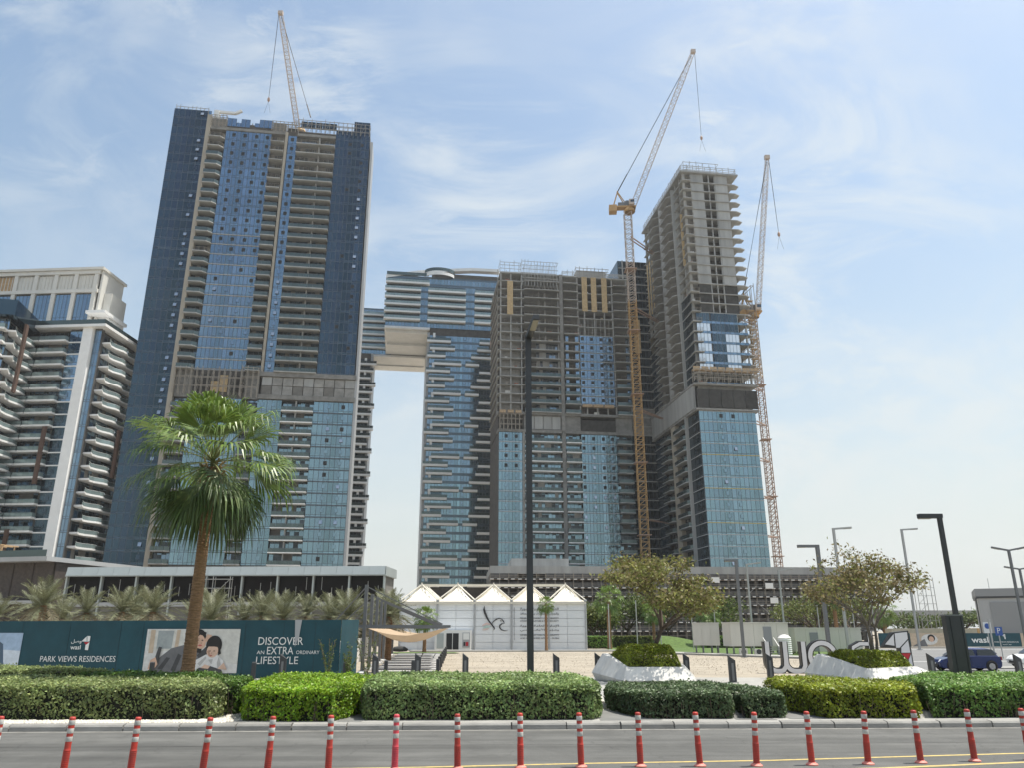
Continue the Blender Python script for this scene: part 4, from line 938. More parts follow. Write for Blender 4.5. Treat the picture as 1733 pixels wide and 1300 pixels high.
def hedge(poly, zt, leaf, label, seed, z0=.16, dens=(760, 1000), size=.042):
    rg = np.random.default_rng(seed); P2 = np.array(poly); c = P2.mean(0)
    r = empty('hedge', (float(c[0]), float(c[1]), z0)); tag(r, label, 'hedge', 'clipped hedges behind the kerb')
    q = P2-c; ins = q*(1-.24/np.maximum(.3, np.linalg.norm(q, axis=1, keepdims=True)))
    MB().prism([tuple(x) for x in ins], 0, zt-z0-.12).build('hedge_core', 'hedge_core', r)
    H = zt-z0; pts = []; nrm = []
    x0, y0 = q.min(0); x1, y1 = q.max(0); area = (x1-x0)*(y1-y0); n = int(area*dens[0]*1.15)
    X = rg.uniform(x0, x1, n); Y = rg.uniform(y0, y1, n); ok = np.zeros(n, bool); j = len(q)-1
    for i in range(len(q)):
        cnd = ((q[i, 1] > Y) != (q[j, 1] > Y)) & (X < (q[j, 0]-q[i, 0])*(Y-q[i, 1])/(q[j, 1]-q[i, 1]+1e-9)+q[i, 0]); ok ^= cnd; j = i
    X, Y = X[ok], Y[ok]
    wav = .022*np.sin(X*2.1+seed)+.02*np.sin(Y*2.7+X*1.3)+.012*np.sin(X*7+Y*5)
    dist = np.full(len(X), 9.0)
    for i in range(len(q)):
        a, b = q[i], q[(i+1) % len(q)]; e = b-a; L = np.linalg.norm(e)
        t = np.clip(((X-a[0])*e[0]+(Y-a[1])*e[1])/L**2, 0, 1); dist = np.minimum(dist, np.hypot(X-a[0]-t*e[0], Y-a[1]-t*e[1]))
    rd = .10*np.clip(1-dist/.18, 0, 1)**2
    Z = H + wav - rd + rg.normal(0, .022, len(X)) - rg.exponential(.03, len(X)); pts.append(np.stack([X, Y, Z], 1)); nrm.append(np.tile([0, 0, 1.0], (len(X), 1)))
    for i in range(len(q)):
        a, b = q[i], q[(i+1) % len(q)]; e = b-a; L = np.linalg.norm(e); nn = np.array([e[1], -e[0]])/L
        ctr = (a+b)/2
        if np.dot(nn, ctr) < 0: nn = -nn
        facing = -nn[1] > -.35
        m = int(L*H*dens[1]*(1 if facing else .25))
        t = rg.uniform(0, 1, m); z = rg.uniform(.0, 1, m)**.85*H
        gap = np.sin(t*L*5.3+seed*2)*np.sin(z*7.1+t*L*2.3)+.5*np.sin(t*L*11+z*9); keep = rg.random(m) < np.clip(.85-.45*gap, .25, 1); t, z = t[keep], z[keep]; m = len(t)
        bulge = .035*np.sin(t*L*3.1+seed)+.035*np.sin(z*6+t*L*2)-.10*np.clip((z/H-.8)/.2, 0, 1)**2-.06*np.clip(1-z/H*4, 0, 1)
        off = bulge-rg.exponential(.075, m); p = a+np.outer(t, e)+np.outer(off, nn)
        pts.append(np.column_stack([p, z])); nrm.append(np.tile([nn[0], nn[1], .12], (m, 1)))
        if facing and zt < 1.3:              # bare stems showing between the leaves
            tw = MB()
            for _ in range(int(L*11)):
                tt = rg.random(); base = a+e*tt-nn*rg.uniform(.10, .18); hh = H*rg.uniform(.35, .85); tw.bar((base[0], base[1], 0), (base[0]+rg.normal(0, .07), base[1]+rg.normal(0, .05), hh), .014, .014)
            tw.build('stems', 'twig', r)['kind'] = 'stuff'
    # stray shoots above the top
    k = int(len(X)*.02); sel = rg.integers(0, len(X), k); st = np.stack([X[sel], Y[sel], Z[sel]+rg.uniform(.03, .10, k)], 1); pts.append(st); nrm.append(np.tile([0, -.4, .6], (k, 1)))
    P = np.concatenate(pts); NN = np.concatenate(nrm); V, F = leaf_cloud(P, NN, size, .55, seed, np.where(NN[:, 2] > .9, .42, .75))
    o = ob('foliage', np_mesh('foliage', V, F, leaf), r); o['kind'] = 'stuff'
    return r
hedge([(-22, 23.45), (-8.7, 23.75), (-8.5, 24.6), (-9.6, 27.2), (-13.6, 28.6), (-22, 30.2)], 1.06, 'leaf_grey', 'long grey-green clipped hedge at the left edge behind white gravel', 1)
hedge([(-8.35, 24.9), (-8.15, 26.2), (-9.0, 28.4), (-12.0, 31.6), (-16.6, 31.4), (-13.6, 28.9), (-9.6, 27.4)], 1.08, 'leaf_deep', 'deep green hedge tucked behind the left grey-green one, at the palm foot', 2)
hedge([(-26, 30.5), (-17.0, 31.7), (-15.6, 31.9), (-17.8, 33.9), (-27, 37.6)], 1.15, 'leaf_grey', 'dusty rear hedge against the green hoarding at far left', 3, dens=(500, 800))
hedge([(-7.5, 23.35), (-5.0, 23.2), (-4.35, 26.0), (-4.6, 29.6), (-6.3, 32.2), (-9.2, 32.2), (-8.5, 26.6), (-8.0, 24.4)], 1.0, 'leaf_bright', 'bright yellow-green rounded hedge, second from left along the kerb', 4)
hedge([(-4.15, 23.6), (2.35, 23.75), (2.65, 24.4), (2.7, 26.7), (2.4, 30.8), (-5.1, 31.6), (-4.75, 27.0), (-4.45, 24.4)], 1.07, 'leaf_mid', 'broad mid-green hedge in the centre below the tall dark lamp post', 5)
hedge([(3.85, 24.0), (6.35, 24.0), (6.55, 24.6), (6.9, 26.2), (6.5, 29.4), (3.4, 29.4), (3.05, 27.0), (3.3, 25.6)], .84, 'leaf_dark', 'low dark green hedge in front of the left white planter', 6)
hedge([(6.75, 24.1), (7.95, 24.2), (8.3, 25.4), (8.15, 26.6), (7.2, 30.2), (6.6, 30.2), (7.1, 26.3)], .82, 'leaf_dark', 'small low dark hedge right of the other dark hedge', 7)
hedge([(9.1, 24.1), (11.85, 24.15), (12.1, 25.0), (12.9, 26.4), (12.9, 28.4), (9.7, 30.4), (8.75, 28.6), (8.6, 26.4)], .98, 'leaf_yellow', 'yellow-green hedge in front of the right white planter', 8)
hedge([(12.25, 24.2), (22, 24.6), (22, 31.0), (16.8, 32.6), (13.1, 28.7), (13.1, 26.2)], 1.02, 'leaf_fresh', 'long fresh green hedge running out of frame on the right', 9)

# ------------------------------------------------------------------ red and white flexible posts
mat('post_red', (.47, .035, .02), .5, vscale=7, col2=(.33, .04, .028), orand=.12, detail=10); mat('post_pink', (.62, .20, .16), .6, var=.15, vscale=8); mat('band_white', (.56, .56, .53), .4, vscale=8, col2=(.36, .35, .32), orand=.12, detail=10); mat('post_rose', (.60, .06, .08), .5, var=.2, vscale=5)
def post_meshes(red):
    b = MB().lathe([(.12, 0), (.12, .02), (.09, .038), (.072, .055)], 18).mesh('post_base', 'post_pink')
    pr = [(.066, .05)]; z = .06
    while z < .40: pr += [(.068, z), (.061, z+.012), (.061, z+.02), (.068, z+.03)]; z += .032
    pr += [(.062, .42), (.058, .46), (.056, .97), (.053, .995), (.035, 1.005)]
    body = MB().lathe(pr, 18).mesh('post_body', red, True)
    band = MB().lathe([(.0585, 0), (.0595, .003), (.0595, .082), (.0585, .085), (.05, .086)], 18).mesh('reflective_band', 'band_white', True)
    return b, body, band
PM1, PM2 = post_meshes('post_red'), post_meshes('post_rose')
PX = [(-9.95, 16.2), (-8.5, 16.1), (-7.21, 16.05), (-5.85, 16.05), (-4.67, 16.2), (-3.55, 16.4), (-2.29, 16.55), (-1.07, 16.65), (.17, 16.8), (1.38, 16.9), (2.57, 16.95), (3.77, 17.0), (4.92, 17.05), (6.07, 17.15), (7.25, 17.25), (8.4, 17.4), (9.62, 17.6), (10.9, 17.8)]
ordn = ['leftmost', 'second', 'third', 'fourth', 'fifth', 'sixth', 'seventh', 'eighth', 'ninth', 'tenth', 'eleventh', 'twelfth', 'thirteenth', 'fourteenth', 'fifteenth', 'third from the right', 'second from the right', 'rightmost']
for i, (x, y) in enumerate(PX):
    b, body, band = PM2 if i == 6 else PM1
    r = empty('traffic_post', (x, y, .002), rnd.random()*6); r.rotation_euler = (R(rnd.gauss(0, 1.3)), R(rnd.gauss(0, 1.5)), rnd.random()*6)
    w = ordn[i]
    lab = ('faded pinkish red and white flexible post, seventh from the left in the roadside row' if i == 6 else
           w + ' of the red and white flexible posts in the roadside row' if i in (0, 15, 16, 17) else w + ' red and white flexible post from the left in the roadside row')
    tag(r, lab, 'traffic post', 'red and white posts along the road')
    ob('post_base', b, r); pb = ob('post_body', body, r)
    for z in (.86, .715, .57): ob('reflective_band', band, pb, (0, 0, z))

# ------------------------------------------------------------------ planters, with trees
mat('planter_white', (.60, .585, .55), .7, var=.13, vscale=2.2, bump=.1, bscale=20, streak=True)
def planter(base, mid, top, inner, zi, label):
    """three outlines (x, y, z), counter-clockwise from above, same count"""
    o = top[0]; r = empty('planter', (o[0], o[1], 0)); tag(r, label, 'planter', 'white angular planters')
    mb = MB(); n = len(top); rel = lambda p: (p[0]-o[0], p[1]-o[1], p[2])
    rings = [[rel(p) for p in q] for q in (base, mid, top, inner)]
    for a, b in zip(rings[:-1], rings[1:]):
        for i in range(n): j = (i+1) % n; mb.quad(a[i], a[j], b[j], b[i])
    low = [(p[0], p[1], zi) for p in rings[3]]
    for i in range(n): j = (i+1) % n; mb.quad(rings[3][i], rings[3][j], low[j], low[i])
    mb.build('shell', 'planter_white', r); MB().poly([(p[0], p[1], zi+.05) for p in rings[3]]).build('soil', 'soil', r)
    return r
def scale_ring(ring, f, z=None, dz=0):
    cx = sum(p[0] for p in ring)/len(ring); cy = sum(p[1] for p in ring)/len(ring)
    return [(cx+(p[0]-cx)*f, cy+(p[1]-cy)*f, (p[2] if z is None else z)+dz) for p in ring]
T1 = [(5.75, 41.3, .82), (8.70, 41.3, .82), (9.25, 44.2, .86), (7.6, 46.2, 1.25), (4.95, 44.6, 1.38)]
M1 = [(5.55, 40.8, .20), (9.2, 40.8, .20), (9.9, 44.6, .25), (7.9, 47.2, .4), (4.35, 44.8, .42)]
planter(scale_ring(M1, .93, 0.03), M1, T1, scale_ring(T1, .87, dz=.01), .5, 'white angular planter with a lone tree, left one, behind the dark hedge')
T2 = [(18.05, 41.6, .74), (20.95, 42.3, .80), (20.6, 45.0, .85), (18.6, 46.2, 1.2), (16.6, 44.4, 1.36)]
M2 = [(17.95, 41.2, .22), (22.3, 42.0, .25), (21.6, 45.6, .3), (18.8, 47.2, .4), (15.9, 44.6, .40)]
planter(scale_ring(M2, .95, .03), M2, T2, scale_ring(T2, .87, dz=.01), .5, 'white angular planter in front of the big letters, right one')
def shrub_bed(poly, z0, z1, leaf, label, seed, size=.05, dens=1500):
    rg = np.random.default_rng(seed); q = np.array(poly); c = q.mean(0); n = int(dens*12)
    r = empty('shrub_bed', (float(c[0]), float(c[1]), z0)); tag(r, label, 'shrubs', 'low shrubs in the planters')
    t = rg.uniform(0, 2*np.pi, n); k = len(q); P = []
    for _ in range(n):
        i = rg.integers(0, k); a, b = q[i]-c, q[(i+1) % k]-c; u, v = rg.random(), rg.random()
        if u+v > 1: u, v = 1-u, 1-v
        P.append((a*u+b*v, max(u+v, .01)))
    X = np.array([p[0] for p in P]); e = np.array([p[1] for p in P]); rr = (1-np.clip((e-.55)/.45, 0, 1)**2.2)
    Z = (z1-z0)*(.15+.85*rr)*rg.uniform(.82, 1.05, n) + .03*np.sin(X[:, 0]*6)+.03*np.sin(X[:, 1]*5)
    Pn = np.column_stack([X*1.03, Z]); nn = np.column_stack([X*e[:, None]**3*.6, np.ones(n)])
    V, F = leaf_cloud(Pn, nn, size, .5, seed); o = ob('foliage', np_mesh('foliage', V, F, leaf), r); o['kind'] = 'stuff'
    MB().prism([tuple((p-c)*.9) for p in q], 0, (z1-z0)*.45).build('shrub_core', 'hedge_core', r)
shrub_bed([p[:2] for p in scale_ring(T1, .90)], .55, 1.80, 'leaf_yellow', 'yellow-green shrubs filling the left white planter', 21)
shrub_bed([p[:2] for p in scale_ring(T2, .93)], .55, 1.52, 'leaf_yellow', 'olive-green shrubs filling the right white planter', 22)
mat('bark', (.075, .055, .040), .9, var=.3, vscale=9, bump=.5, bscale=30, streak=True); mat('bark_grey', (.13, .115, .095), .9, var=.3, vscale=9, bump=.5, bscale=30)
mat('leaf_olive', (.195, .20, .055), .5, island=.5, two=.3, spec=.3); mat('leaf_dry', (.215, .18, .09), .6, island=.5, two=.25, spec=.2)
mat('leaf_park', (.085, .12, .026), .55, island=.45, two=.25, spec=.3); mat('leaf_park2', (.12, .145, .035), .55, island=.45, two=.25, spec=.3)
def tree(loc, h, spread, trunk_h, trunk_r, leafs, label, seed, nleaf=5000, size=.09, lean=(0, 0), flat=.62, bark='bark', group=None, stems=1, clump=.42, ends=5):
    rg = random.Random(seed); r = empty('tree', loc); tag(r, label, 'tree', group)
    mb = MB(); tips = []
    def grow(p, d, L, rad, lev):
        segs = 3; q = p
        for k in range(segs):
            d = (d + Vector((rg.gauss(0, .13), rg.gauss(0, .13), rg.gauss(.02, .08)))).normalized(); nq = q + d*(L/segs)
            mb.tube(q, nq, rad*(1-.28*k/segs), 7 if lev < 2 else 5, 0, rad*(1-.28*(k+1)/segs), cap=False); q = nq
            if lev >= 2: tips.append(q)
        if lev >= 4 or L < h*.05: tips.append(q); return
        n = rg.choice((2, 3, 3)) if lev else ends
        a0 = rg.random()*6.28
        for k in range(n):
            az = a0+k*2*math.pi/n+rg.uniform(-.4, .4); tilt = rg.uniform(.55, 1.0) if lev < 2 else rg.uniform(.4, 1.0)
            side = Vector((math.cos(az), math.sin(az), 0)); nd = (d*math.cos(tilt)+side*math.sin(tilt)).normalized(); nd.z = max(nd.z, -.15+.25*(lev < 2))
            grow(q, nd, L*rg.uniform(.62, .82), rad*.56, lev+1)
    for s in range(stems):
        d0 = Vector((lean[0]+(.16*s if stems > 1 else 0)*(-1)**s, lean[1], 1)).normalized()
        grow(Vector((.15*s, 0, 0)), d0, trunk_h, trunk_r*(1-.25*s), 0)
    # fit the crown into the wanted size
    T = np.array([tuple(t) for t in tips]); V = np.array(mb.v); top = T[:, 2].max(); zz = trunk_h*.75
    def fit(A):
        f = np.clip((A[:, 2]-zz)/(top-zz), 0, 1); A = A.copy(); A[:, 2] = np.where(A[:, 2] > zz, zz+(A[:, 2]-zz)*(h-zz)/(top-zz)*.97, A[:, 2]); return A
    ext = np.percentile(np.abs(T[:, :2]-T[:, :2].mean(0)), 97); k = spread/2/ext*.93; c = T[:, :2].mean(0)*.6
    def fit2(A):
        w = np.clip((A[:, 2]-zz*.8)/(zz*.6), 0, 1)[:, None]; B = A.copy(); B[:, :2] = A[:, :2]*(1-w)+((A[:, :2]-c)*k+c)*w; return fit(B)
    mb.v = [tuple(x) for x in fit2(V)]; T = fit2(T)
    mb.build('trunk', bark, r, smooth=True)
    ng = np.random.default_rng(seed); sel = ng.integers(0, len(T), nleaf); P = T[sel]+ng.normal(0, clump, (nleaf, 3))*np.array([1, 1, flat])
    for i, lf in enumerate(leafs):
        Q = P[i::len(leafs)]; Vv, F = leaf_cloud(Q, np.tile([0, 0, .8], (len(Q), 1)), size, .5, seed+i)
        o = ob('crown', np_mesh('crown', Vv, F, lf), r); o['kind'] = 'stuff'
    return r
tree((7.1, 43.4, .55), 6.1, 6.3, 2.3, .15, ['leaf_olive', 'leaf_olive', 'leaf_dry'], 'olive-leaved tree with a leaning trunk growing in the left white planter', 31, 8500, .092, (.30, 0), .5, clump=.30)
tree((19.2, 43.8, .6), 6.75, 5.9, 2.2, .13, ['leaf_dry', 'leaf_olive', 'leaf_dry'], 'sparse brown-leaved tree with twin stems in the right white planter', 35, 6000, .09, (.48, 0), .55, 'bark_grey', stems=2, clump=.27)

# ------------------------------------------------------------------ palms
mat('palm_trunk', (.265, .155, .082), .95, var=.35, vscale=5, bump=.7, bscale=14, stretch=(1, 1, 6)); mat('palm_leaf', (.135, .20, .040), .40, island=.35, two=.28, spec=.5); mat('palm_leaf_low', (.085, .13, .032), .5, island=.35, two=.2); mat('petiole', (.16, .18, .06), .5)  # lower fronds of the big palm in a darker green
mat('date_leaf', (.160, .170, .095), .55, island=.3, two=.2); mat('date_dry', (.235, .205, .13), .7, island=.3, two=.2)
mat('palm_dry', (.26, .19, .10), .85, island=.3)
def fan_frond(az, el, Lp, Rb, rg, droop=1.0, nseg=34, mats=('petiole', 'palm_leaf'), open_=2.5, st=6):
    mb = MB(); d = Vector((math.cos(az)*math.cos(el), math.sin(az)*math.cos(el), math.sin(el))); p = Vector((0, 0, 0)); v = d.copy()
    for k in range(5):
        v = (v+Vector((0, 0, -.07*droop))).normalized(); q = p+v*Lp/5; mb.bar(p, q, .07-.008*k, .035, 0); p = q
    f = (v+Vector((0, 0, -.18*droop))).normalized(); s = f.cross(Vector((0, 0, 1)))
    if s.length < .05: s = Vector((1, 0, 0))
    s.normalize(); n = s.cross(f); roll = rg.uniform(-.5, .5); s, n = s*math.cos(roll)+n*math.sin(roll), n*math.cos(roll)-s*math.sin(roll)
    for i in range(nseg):
        th = (i/(nseg-1)-.5)*open_*1.0; L = Rb*(1-.22*abs(th)/open_*2)*rg.uniform(.9, 1.06); dt = open_/(nseg-1)*.60
        dr = f*math.cos(th)+s*math.sin(th)+n*(.20*abs(math.sin(th))+.05*(-1)**i); dr.normalize(); sd = (s*math.cos(th)-f*math.sin(th))
        pts = []; kd = droop*rg.uniform(.45, 1.15); bend = rg.uniform(.56, .68)
        for k in range(st):
            t = k/(st-1); r_ = L*t; x = max(0, t-bend); w = r_*dt if t < bend else bend*L*dt*max(0, (1-t)/(1-bend))**.7
            c = p+dr*(r_-L*x*x*kd*1.1)+Vector((0, 0, -1))*(L*x*x*3.0*kd+L*t*t*.06)
            pts.append((c-sd*w, c+sd*w))
        for a, b in zip(pts[:-1], pts[1:]): mb.quad(a[0], a[1], b[1], b[0], 1)
    return mb.mesh('frond', list(mats))
def palm_trunk(h, r0, r1, seed, rings=.11, bulge=.0):
    rg = random.Random(seed); pr = []; z = -.1
    while z < h:
        t = max(0, z/h); r = r0+(r1-r0)*t**.7; r *= 1+.12*max(0, 1-t*7); k = rg.uniform(.93, 1.02)
        pr += [(r*.96, z), (r*1.05*k, z+rings*.75)]; z += rings
    mb = MB().lathe(pr, 14); rg2 = random.Random(seed+1)
    mb.v = [(x*(1+rg2.uniform(-.03, .03)), y*(1+rg2.uniform(-.03, .03)), z+rg2.uniform(-.012, .012)) for x, y, z in mb.v]
    return mb
big = empty('fan_palm', (-12.35, 31.2, .08)); tag(big, 'tall fan palm with drooping green fronds in front of the green hoarding', 'palm tree', 'fan palms')
palm_trunk(8.9, .265, .205, 5).build('trunk', 'palm_trunk', big)
rg = random.Random(12)
FR = []
for k in range(46):
    t = (k+.5)/46; el = R(84-136*t**.95+rg.uniform(-13, 13)); az = k*2.39996+rg.uniform(-.35, .35); FR.append((az, el, t))
for az, el, t in FR:
    Lp = rg.uniform(1.35, 1.85)*(1-.15*abs(t-.5)); me = fan_frond(az, el, Lp*(1.22 if .2 < t < .75 else 1.0), rg.uniform(1.85, 2.2), rg, .62+.5*t, 36, ('petiole', 'palm_leaf' if t < .68 else 'palm_leaf_low'), 2.5)
    ob('frond', me, big, (0, 0, 9.0+.25*(1-t)))
mb = MB(); rg = random.Random(4)
for k in range(60):
    a = rg.random()*6.28; z = 8.0+rg.random()*.9; p = Vector((.22*math.cos(a), .22*math.sin(a), z)); mb.bar(p, p+Vector((.35*math.cos(a), .35*math.sin(a), rg.uniform(-.1, .45))), .07, .03)
mb.build('leaf_bases', 'palm_dry', big)
# smaller fan palms
sm = empty('fan_palm', (-10.9, 101, .05)); palm_trunk(3.9, .24, .2, 6).build('trunk', 'palm_trunk', sm); rg = random.Random(9)
for k in range(24):
    t = (k+.5)/24; ob('frond', fan_frond(k*2.39996, R(80-125*t), rg.uniform(.8, 1.1), rg.uniform(1.0, 1.25), rg, .8+.4*t, 16, ('petiole', 'palm_leaf'), 2.5, 4), sm, (0, 0, 3.95))
tag(sm, 'short fan palm left of the white tent hall door', 'palm tree', 'fan palms')
for i, (x, y, z, s, sz, lab) in enumerate([(4.4, 104, .05, .72, 2.0, 'slender fan palm in front of the white tent hall, right of the lamp post'), (14.1, 117, .05, 1.35, 1.28, 'fan palm just right of the white tent hall'),
        (30.8, 126, .05, 1.3, 1.0, 'fan palm behind the grey site cabins'), (22.5, 128, 1.2, 1.15, .9, 'low fan palm beyond the left planter tree trunk'), (60.4, 150, .05, 1.7, 1.35, 'fan palm rising above the round green trees on the right'), (68.5, 148, .05, 1.5, 1.0, 'fan palm behind the right planter tree')]):
    o = tree_copy(sm, None, (x, y, z), i*1.1, (s, s, s)); o['label'] = lab
    tr = [c for c in o.children if c.name.startswith('trunk')][0]; tr.scale = (1 if i else 1.1, 1 if i else 1.1, sz)
    for c in o.children:
        if c.name.startswith('frond'): c.location.z = 3.95*sz
# date palms behind the hoarding
def date_frond(seed, L=3.4, droop=1.0, m='date_leaf'):
    rg = random.Random(seed); mb = MB(); p = Vector((0, 0, 0)); v = Vector((1, 0, .35)).normalized(); n = 13
    for k in range(n):
        v = (v+Vector((0, 0, -.055*droop))).normalized(); q = p+v*L/n; mb.bar(p, q, .05, .03, 0)
        if k > 0:
            for s in (-1, 1):
                for j in range(2):
                    c = p+(q-p)*(j/2+rg.random()*.2); l = .72*math.sin(math.pi*min(.97, (k+1.2)/(n+1.5)))**.6*rg.uniform(.85, 1.1)
                    e = c+(v*.75+Vector((0, s*.85, .38-rg.random()*.35))).normalized()*l; sd = v*.045
                    mb.quad(c-sd, c+sd, e+sd*.3+Vector((0, 0, -.05)), e-sd*.3+Vector((0, 0, -.05)), 0)
        p = q
    return mb.mesh('frond', m)
DF = [date_frond(1, 3.2, .6), date_frond(2, 3.4, 1.0), date_frond(3, 3.2, 1.4), date_frond(4, 3.0, 1.9, 'date_dry')]
DTR = palm_trunk(3.2, .30, .26, 8, .16).mesh('trunk', 'palm_trunk')
dpos = [(-57, 78), (-50.5, 72), (-45, 76), (-41, 70), (-36.5, 75), (-31.8, 71), (-29.5, 79), (-26.6, 71), (-24, 77), (-20.5, 72), (-17.2, 76), (-14.6, 72), (-12.8, 80), (-11.2, 73.5), (-54, 84), (-47.5, 85), (-39, 84), (-34, 86), (-22, 86), (-18.8, 85), (-42.5, 80), (-28, 84), (-15.5, 84), (-25.2, 82), (-37.8, 80)]
for i, (x, y) in enumerate(dpos):
    rg = random.Random(50+i); th = rg.uniform(3.3, 4.3) + (.7 if i in (5, 3) else 0)
    r = empty('date_palm', (x, y, .0), rg.random()*6); tag(r, 'dusty grey-green date palm rising above the hoarding', 'palm tree', 'date palms behind the hoarding')
    r['label'] = ('leftmost dusty date palm above the green hoarding' if i == 0 else ordn[min(i, 14)] + ' dusty grey-green date palm from the left, above the green hoarding' if i < 13 else 'last dusty date palm at the right end, beside the shade sail posts' if i == 13 else ordn[i-14].replace('leftmost', 'first') + ' of the rear date palms from the left, standing behind the front row')
    ob('trunk', DTR, r, scale=(1, 1, th/3.2))
    for k in range(36):
        t = (k+.5)/36; o = ob('frond', DF[min(3, int(t*4+rg.uniform(-.4, .4)))] if t > .1 else DF[0], r, (0, 0, th-.05)); o.scale = (.88,)*3; o.rotation_euler = (0, R(-62+105*t+rg.uniform(-8, 8)), k*2.39996)
# park trees
for i, (x, y, h, w, lf, lab) in enumerate([(19.5, 138, 9, 9, 'leaf_park', 'dark leafy park tree left of the planter tree trunk'), (27.5, 140, 9.5, 9, 'leaf_park2', 'broad light green park tree behind the planter tree'), (34.5, 136, 8.5, 8, 'leaf_park', 'leafy park tree behind the grey site cabin'),
        (57, 152, 9.5, 12, 'leaf_park2', 'wide round green tree left of the right planter tree'), (66, 156, 9.2, 12, 'leaf_park2', 'wide round green tree behind the right planter tree'), (15.5, 134, 7.5, 6, 'leaf_park', 'shady park tree beside the white tent hall'), (12.8, 130, 6.5, 5, 'leaf_park2', 'small pale green tree touching the white tent hall')]):
    tree((x, y, 0), h*.95, w, 2.2, .2, [lf], lab, 60+i, 3800, .20, flat=.7, clump=.75, group='park trees')
rg = random.Random(77)
for i, (x, y, rr, h) in enumerate([(120, 260, 18, 8), (134, 262, 16, 7), (148, 262, 18, 8), (163, 266, 14, 7), (-38, 240, 10, 13), (-31, 242, 8, 12), (180, 262, 14, 7.5)]):
    tree((x, y, 0), h, rr, h*.3, .3, ['leaf_park'], ['round far tree left under the concrete viaduct', 'second far tree from the left under the viaduct', 'third far tree from the left under the viaduct', 'fourth far tree under the viaduct, near the grey building', 'dark pine-like tree in the gap between the glass towers', 'second dark tree in the gap between the glass towers', 'far tree behind the grey building'][i], 90+i, 2200, .42, flat=.6, clump=1.1, group='far trees')
# dense shrubs at the edge of the lawn
for i, (x, y, w) in enumerate([(12.5, 121, 5), (18.5, 124, 6), (33, 122, 8), (41, 121, 8)]):
    hedge([(x-w/2, y), (x+w/2, y), (x+w/2, y+2.5), (x-w/2, y+2.5)], 1.7, 'leaf_park2' if i % 2 else 'leaf_fresh', ['leafy shrubs right beside the white tent hall', 'leafy shrubs at the foot of the fan palm', 'leafy shrubs left of the grey cabin', 'leafy shrubs behind the grey cabin'][i], 120+i, 0.04, (120, 160), .11)['group'] = 'shrubs on the lawn'
# ------------------------------------------------------------------ lettering
import unicodedata
FORMS = {}
for cp in range(0xFE70, 0xFEFD):
    dsc = unicodedata.decomposition(chr(cp)).split()
    if len(dsc) >= 2: FORMS[(''.join(chr(int(x, 16)) for x in dsc[1:]), dsc[0].strip('<>'))] = chr(cp)
def shape(s):
    s = s.replace('لا', '\u0001').replace('لأ', '\u0002').replace('لإ', '\u0003'); lig = {'\u0001': 'لا', '\u0002': 'لأ', '\u0003': 'لإ'}
    out = []; key = lambda c: lig.get(c, c)
    dual = lambda c: (key(c), 'initial') in FORMS; any_ = lambda c: (key(c), 'isolated') in FORMS
    for i, c in enumerate(s):
        if not any_(c): out.append(c); continue
        pj = i > 0 and dual(s[i-1]); nj = i+1 < len(s) and dual(c) and any_(s[i+1]) and (key(s[i+1]), 'final') in FORMS
        f = 'medial' if pj and nj else 'final' if pj else 'initial' if nj else 'isolated'
        out.append(FORMS.get((key(c), f), FORMS.get((key(c), 'isolated'), c)))
    return ''.join(reversed(out))
def text(name, body, x0, x1, z0, z1, y, m, parent, thick=.0, ar=False, slant=0, bold=0):
    cu = bpy.data.curves.new(name, 'FONT'); cu.body = shape(body) if ar else body; cu.extrude = thick; cu.offset = bold; cu.shear = slant
    cu.resolution_u = 3
    t = bpy.data.objects.new(name, cu); COL.objects.link(t); dg = bpy.context.evaluated_depsgraph_get()
    me = bpy.data.meshes.new_from_object(t.evaluated_get(dg)); bpy.data.objects.remove(t); bpy.data.curves.remove(cu)
    n = len(me.vertices); a = np.empty(n*3, np.float32)
    if n == 0: return None
    me.vertices.foreach_get('co', a); a = a.reshape(-1, 3); lo, hi = a.min(0), a.max(0)
    b = np.empty_like(a); b[:, 0] = x0+(a[:, 0]-lo[0])/(hi[0]-lo[0])*(x1-x0); b[:, 2] = z0+(a[:, 1]-lo[1])/(hi[1]-lo[1])*(z1-z0); b[:, 1] = y-(a[:, 2]-lo[2])
    me.vertices.foreach_set('co', b.ravel()); me.materials.clear(); me.materials.append(MATS[m]); me.update(); return ob(name, me, parent)
def flat(name, polys, y, parent, mats, step=.004):
    """flat print: polygons (x, z) laid over one another, each a hair nearer"""
    mb = MB()
    for k, (m_, pts) in enumerate(polys): mb.poly([(x, y-k*step, z) for x, z in pts], m_)
    return mb.build(name, mats, parent)
def ell(cx, cz, rx, rz, n=20, a0=0, a1=360, rot=0):
    o = []; 
    for i in range(n):
        t = R(a0+(a1-a0)*i/(n if a1-a0 == 360 else n-1)); x, z = rx*math.cos(t), rz*math.sin(t); r_ = R(rot); o.append((cx+x*math.cos(r_)-z*math.sin(r_), cz+x*math.sin(r_)+z*math.cos(r_)))
    return o

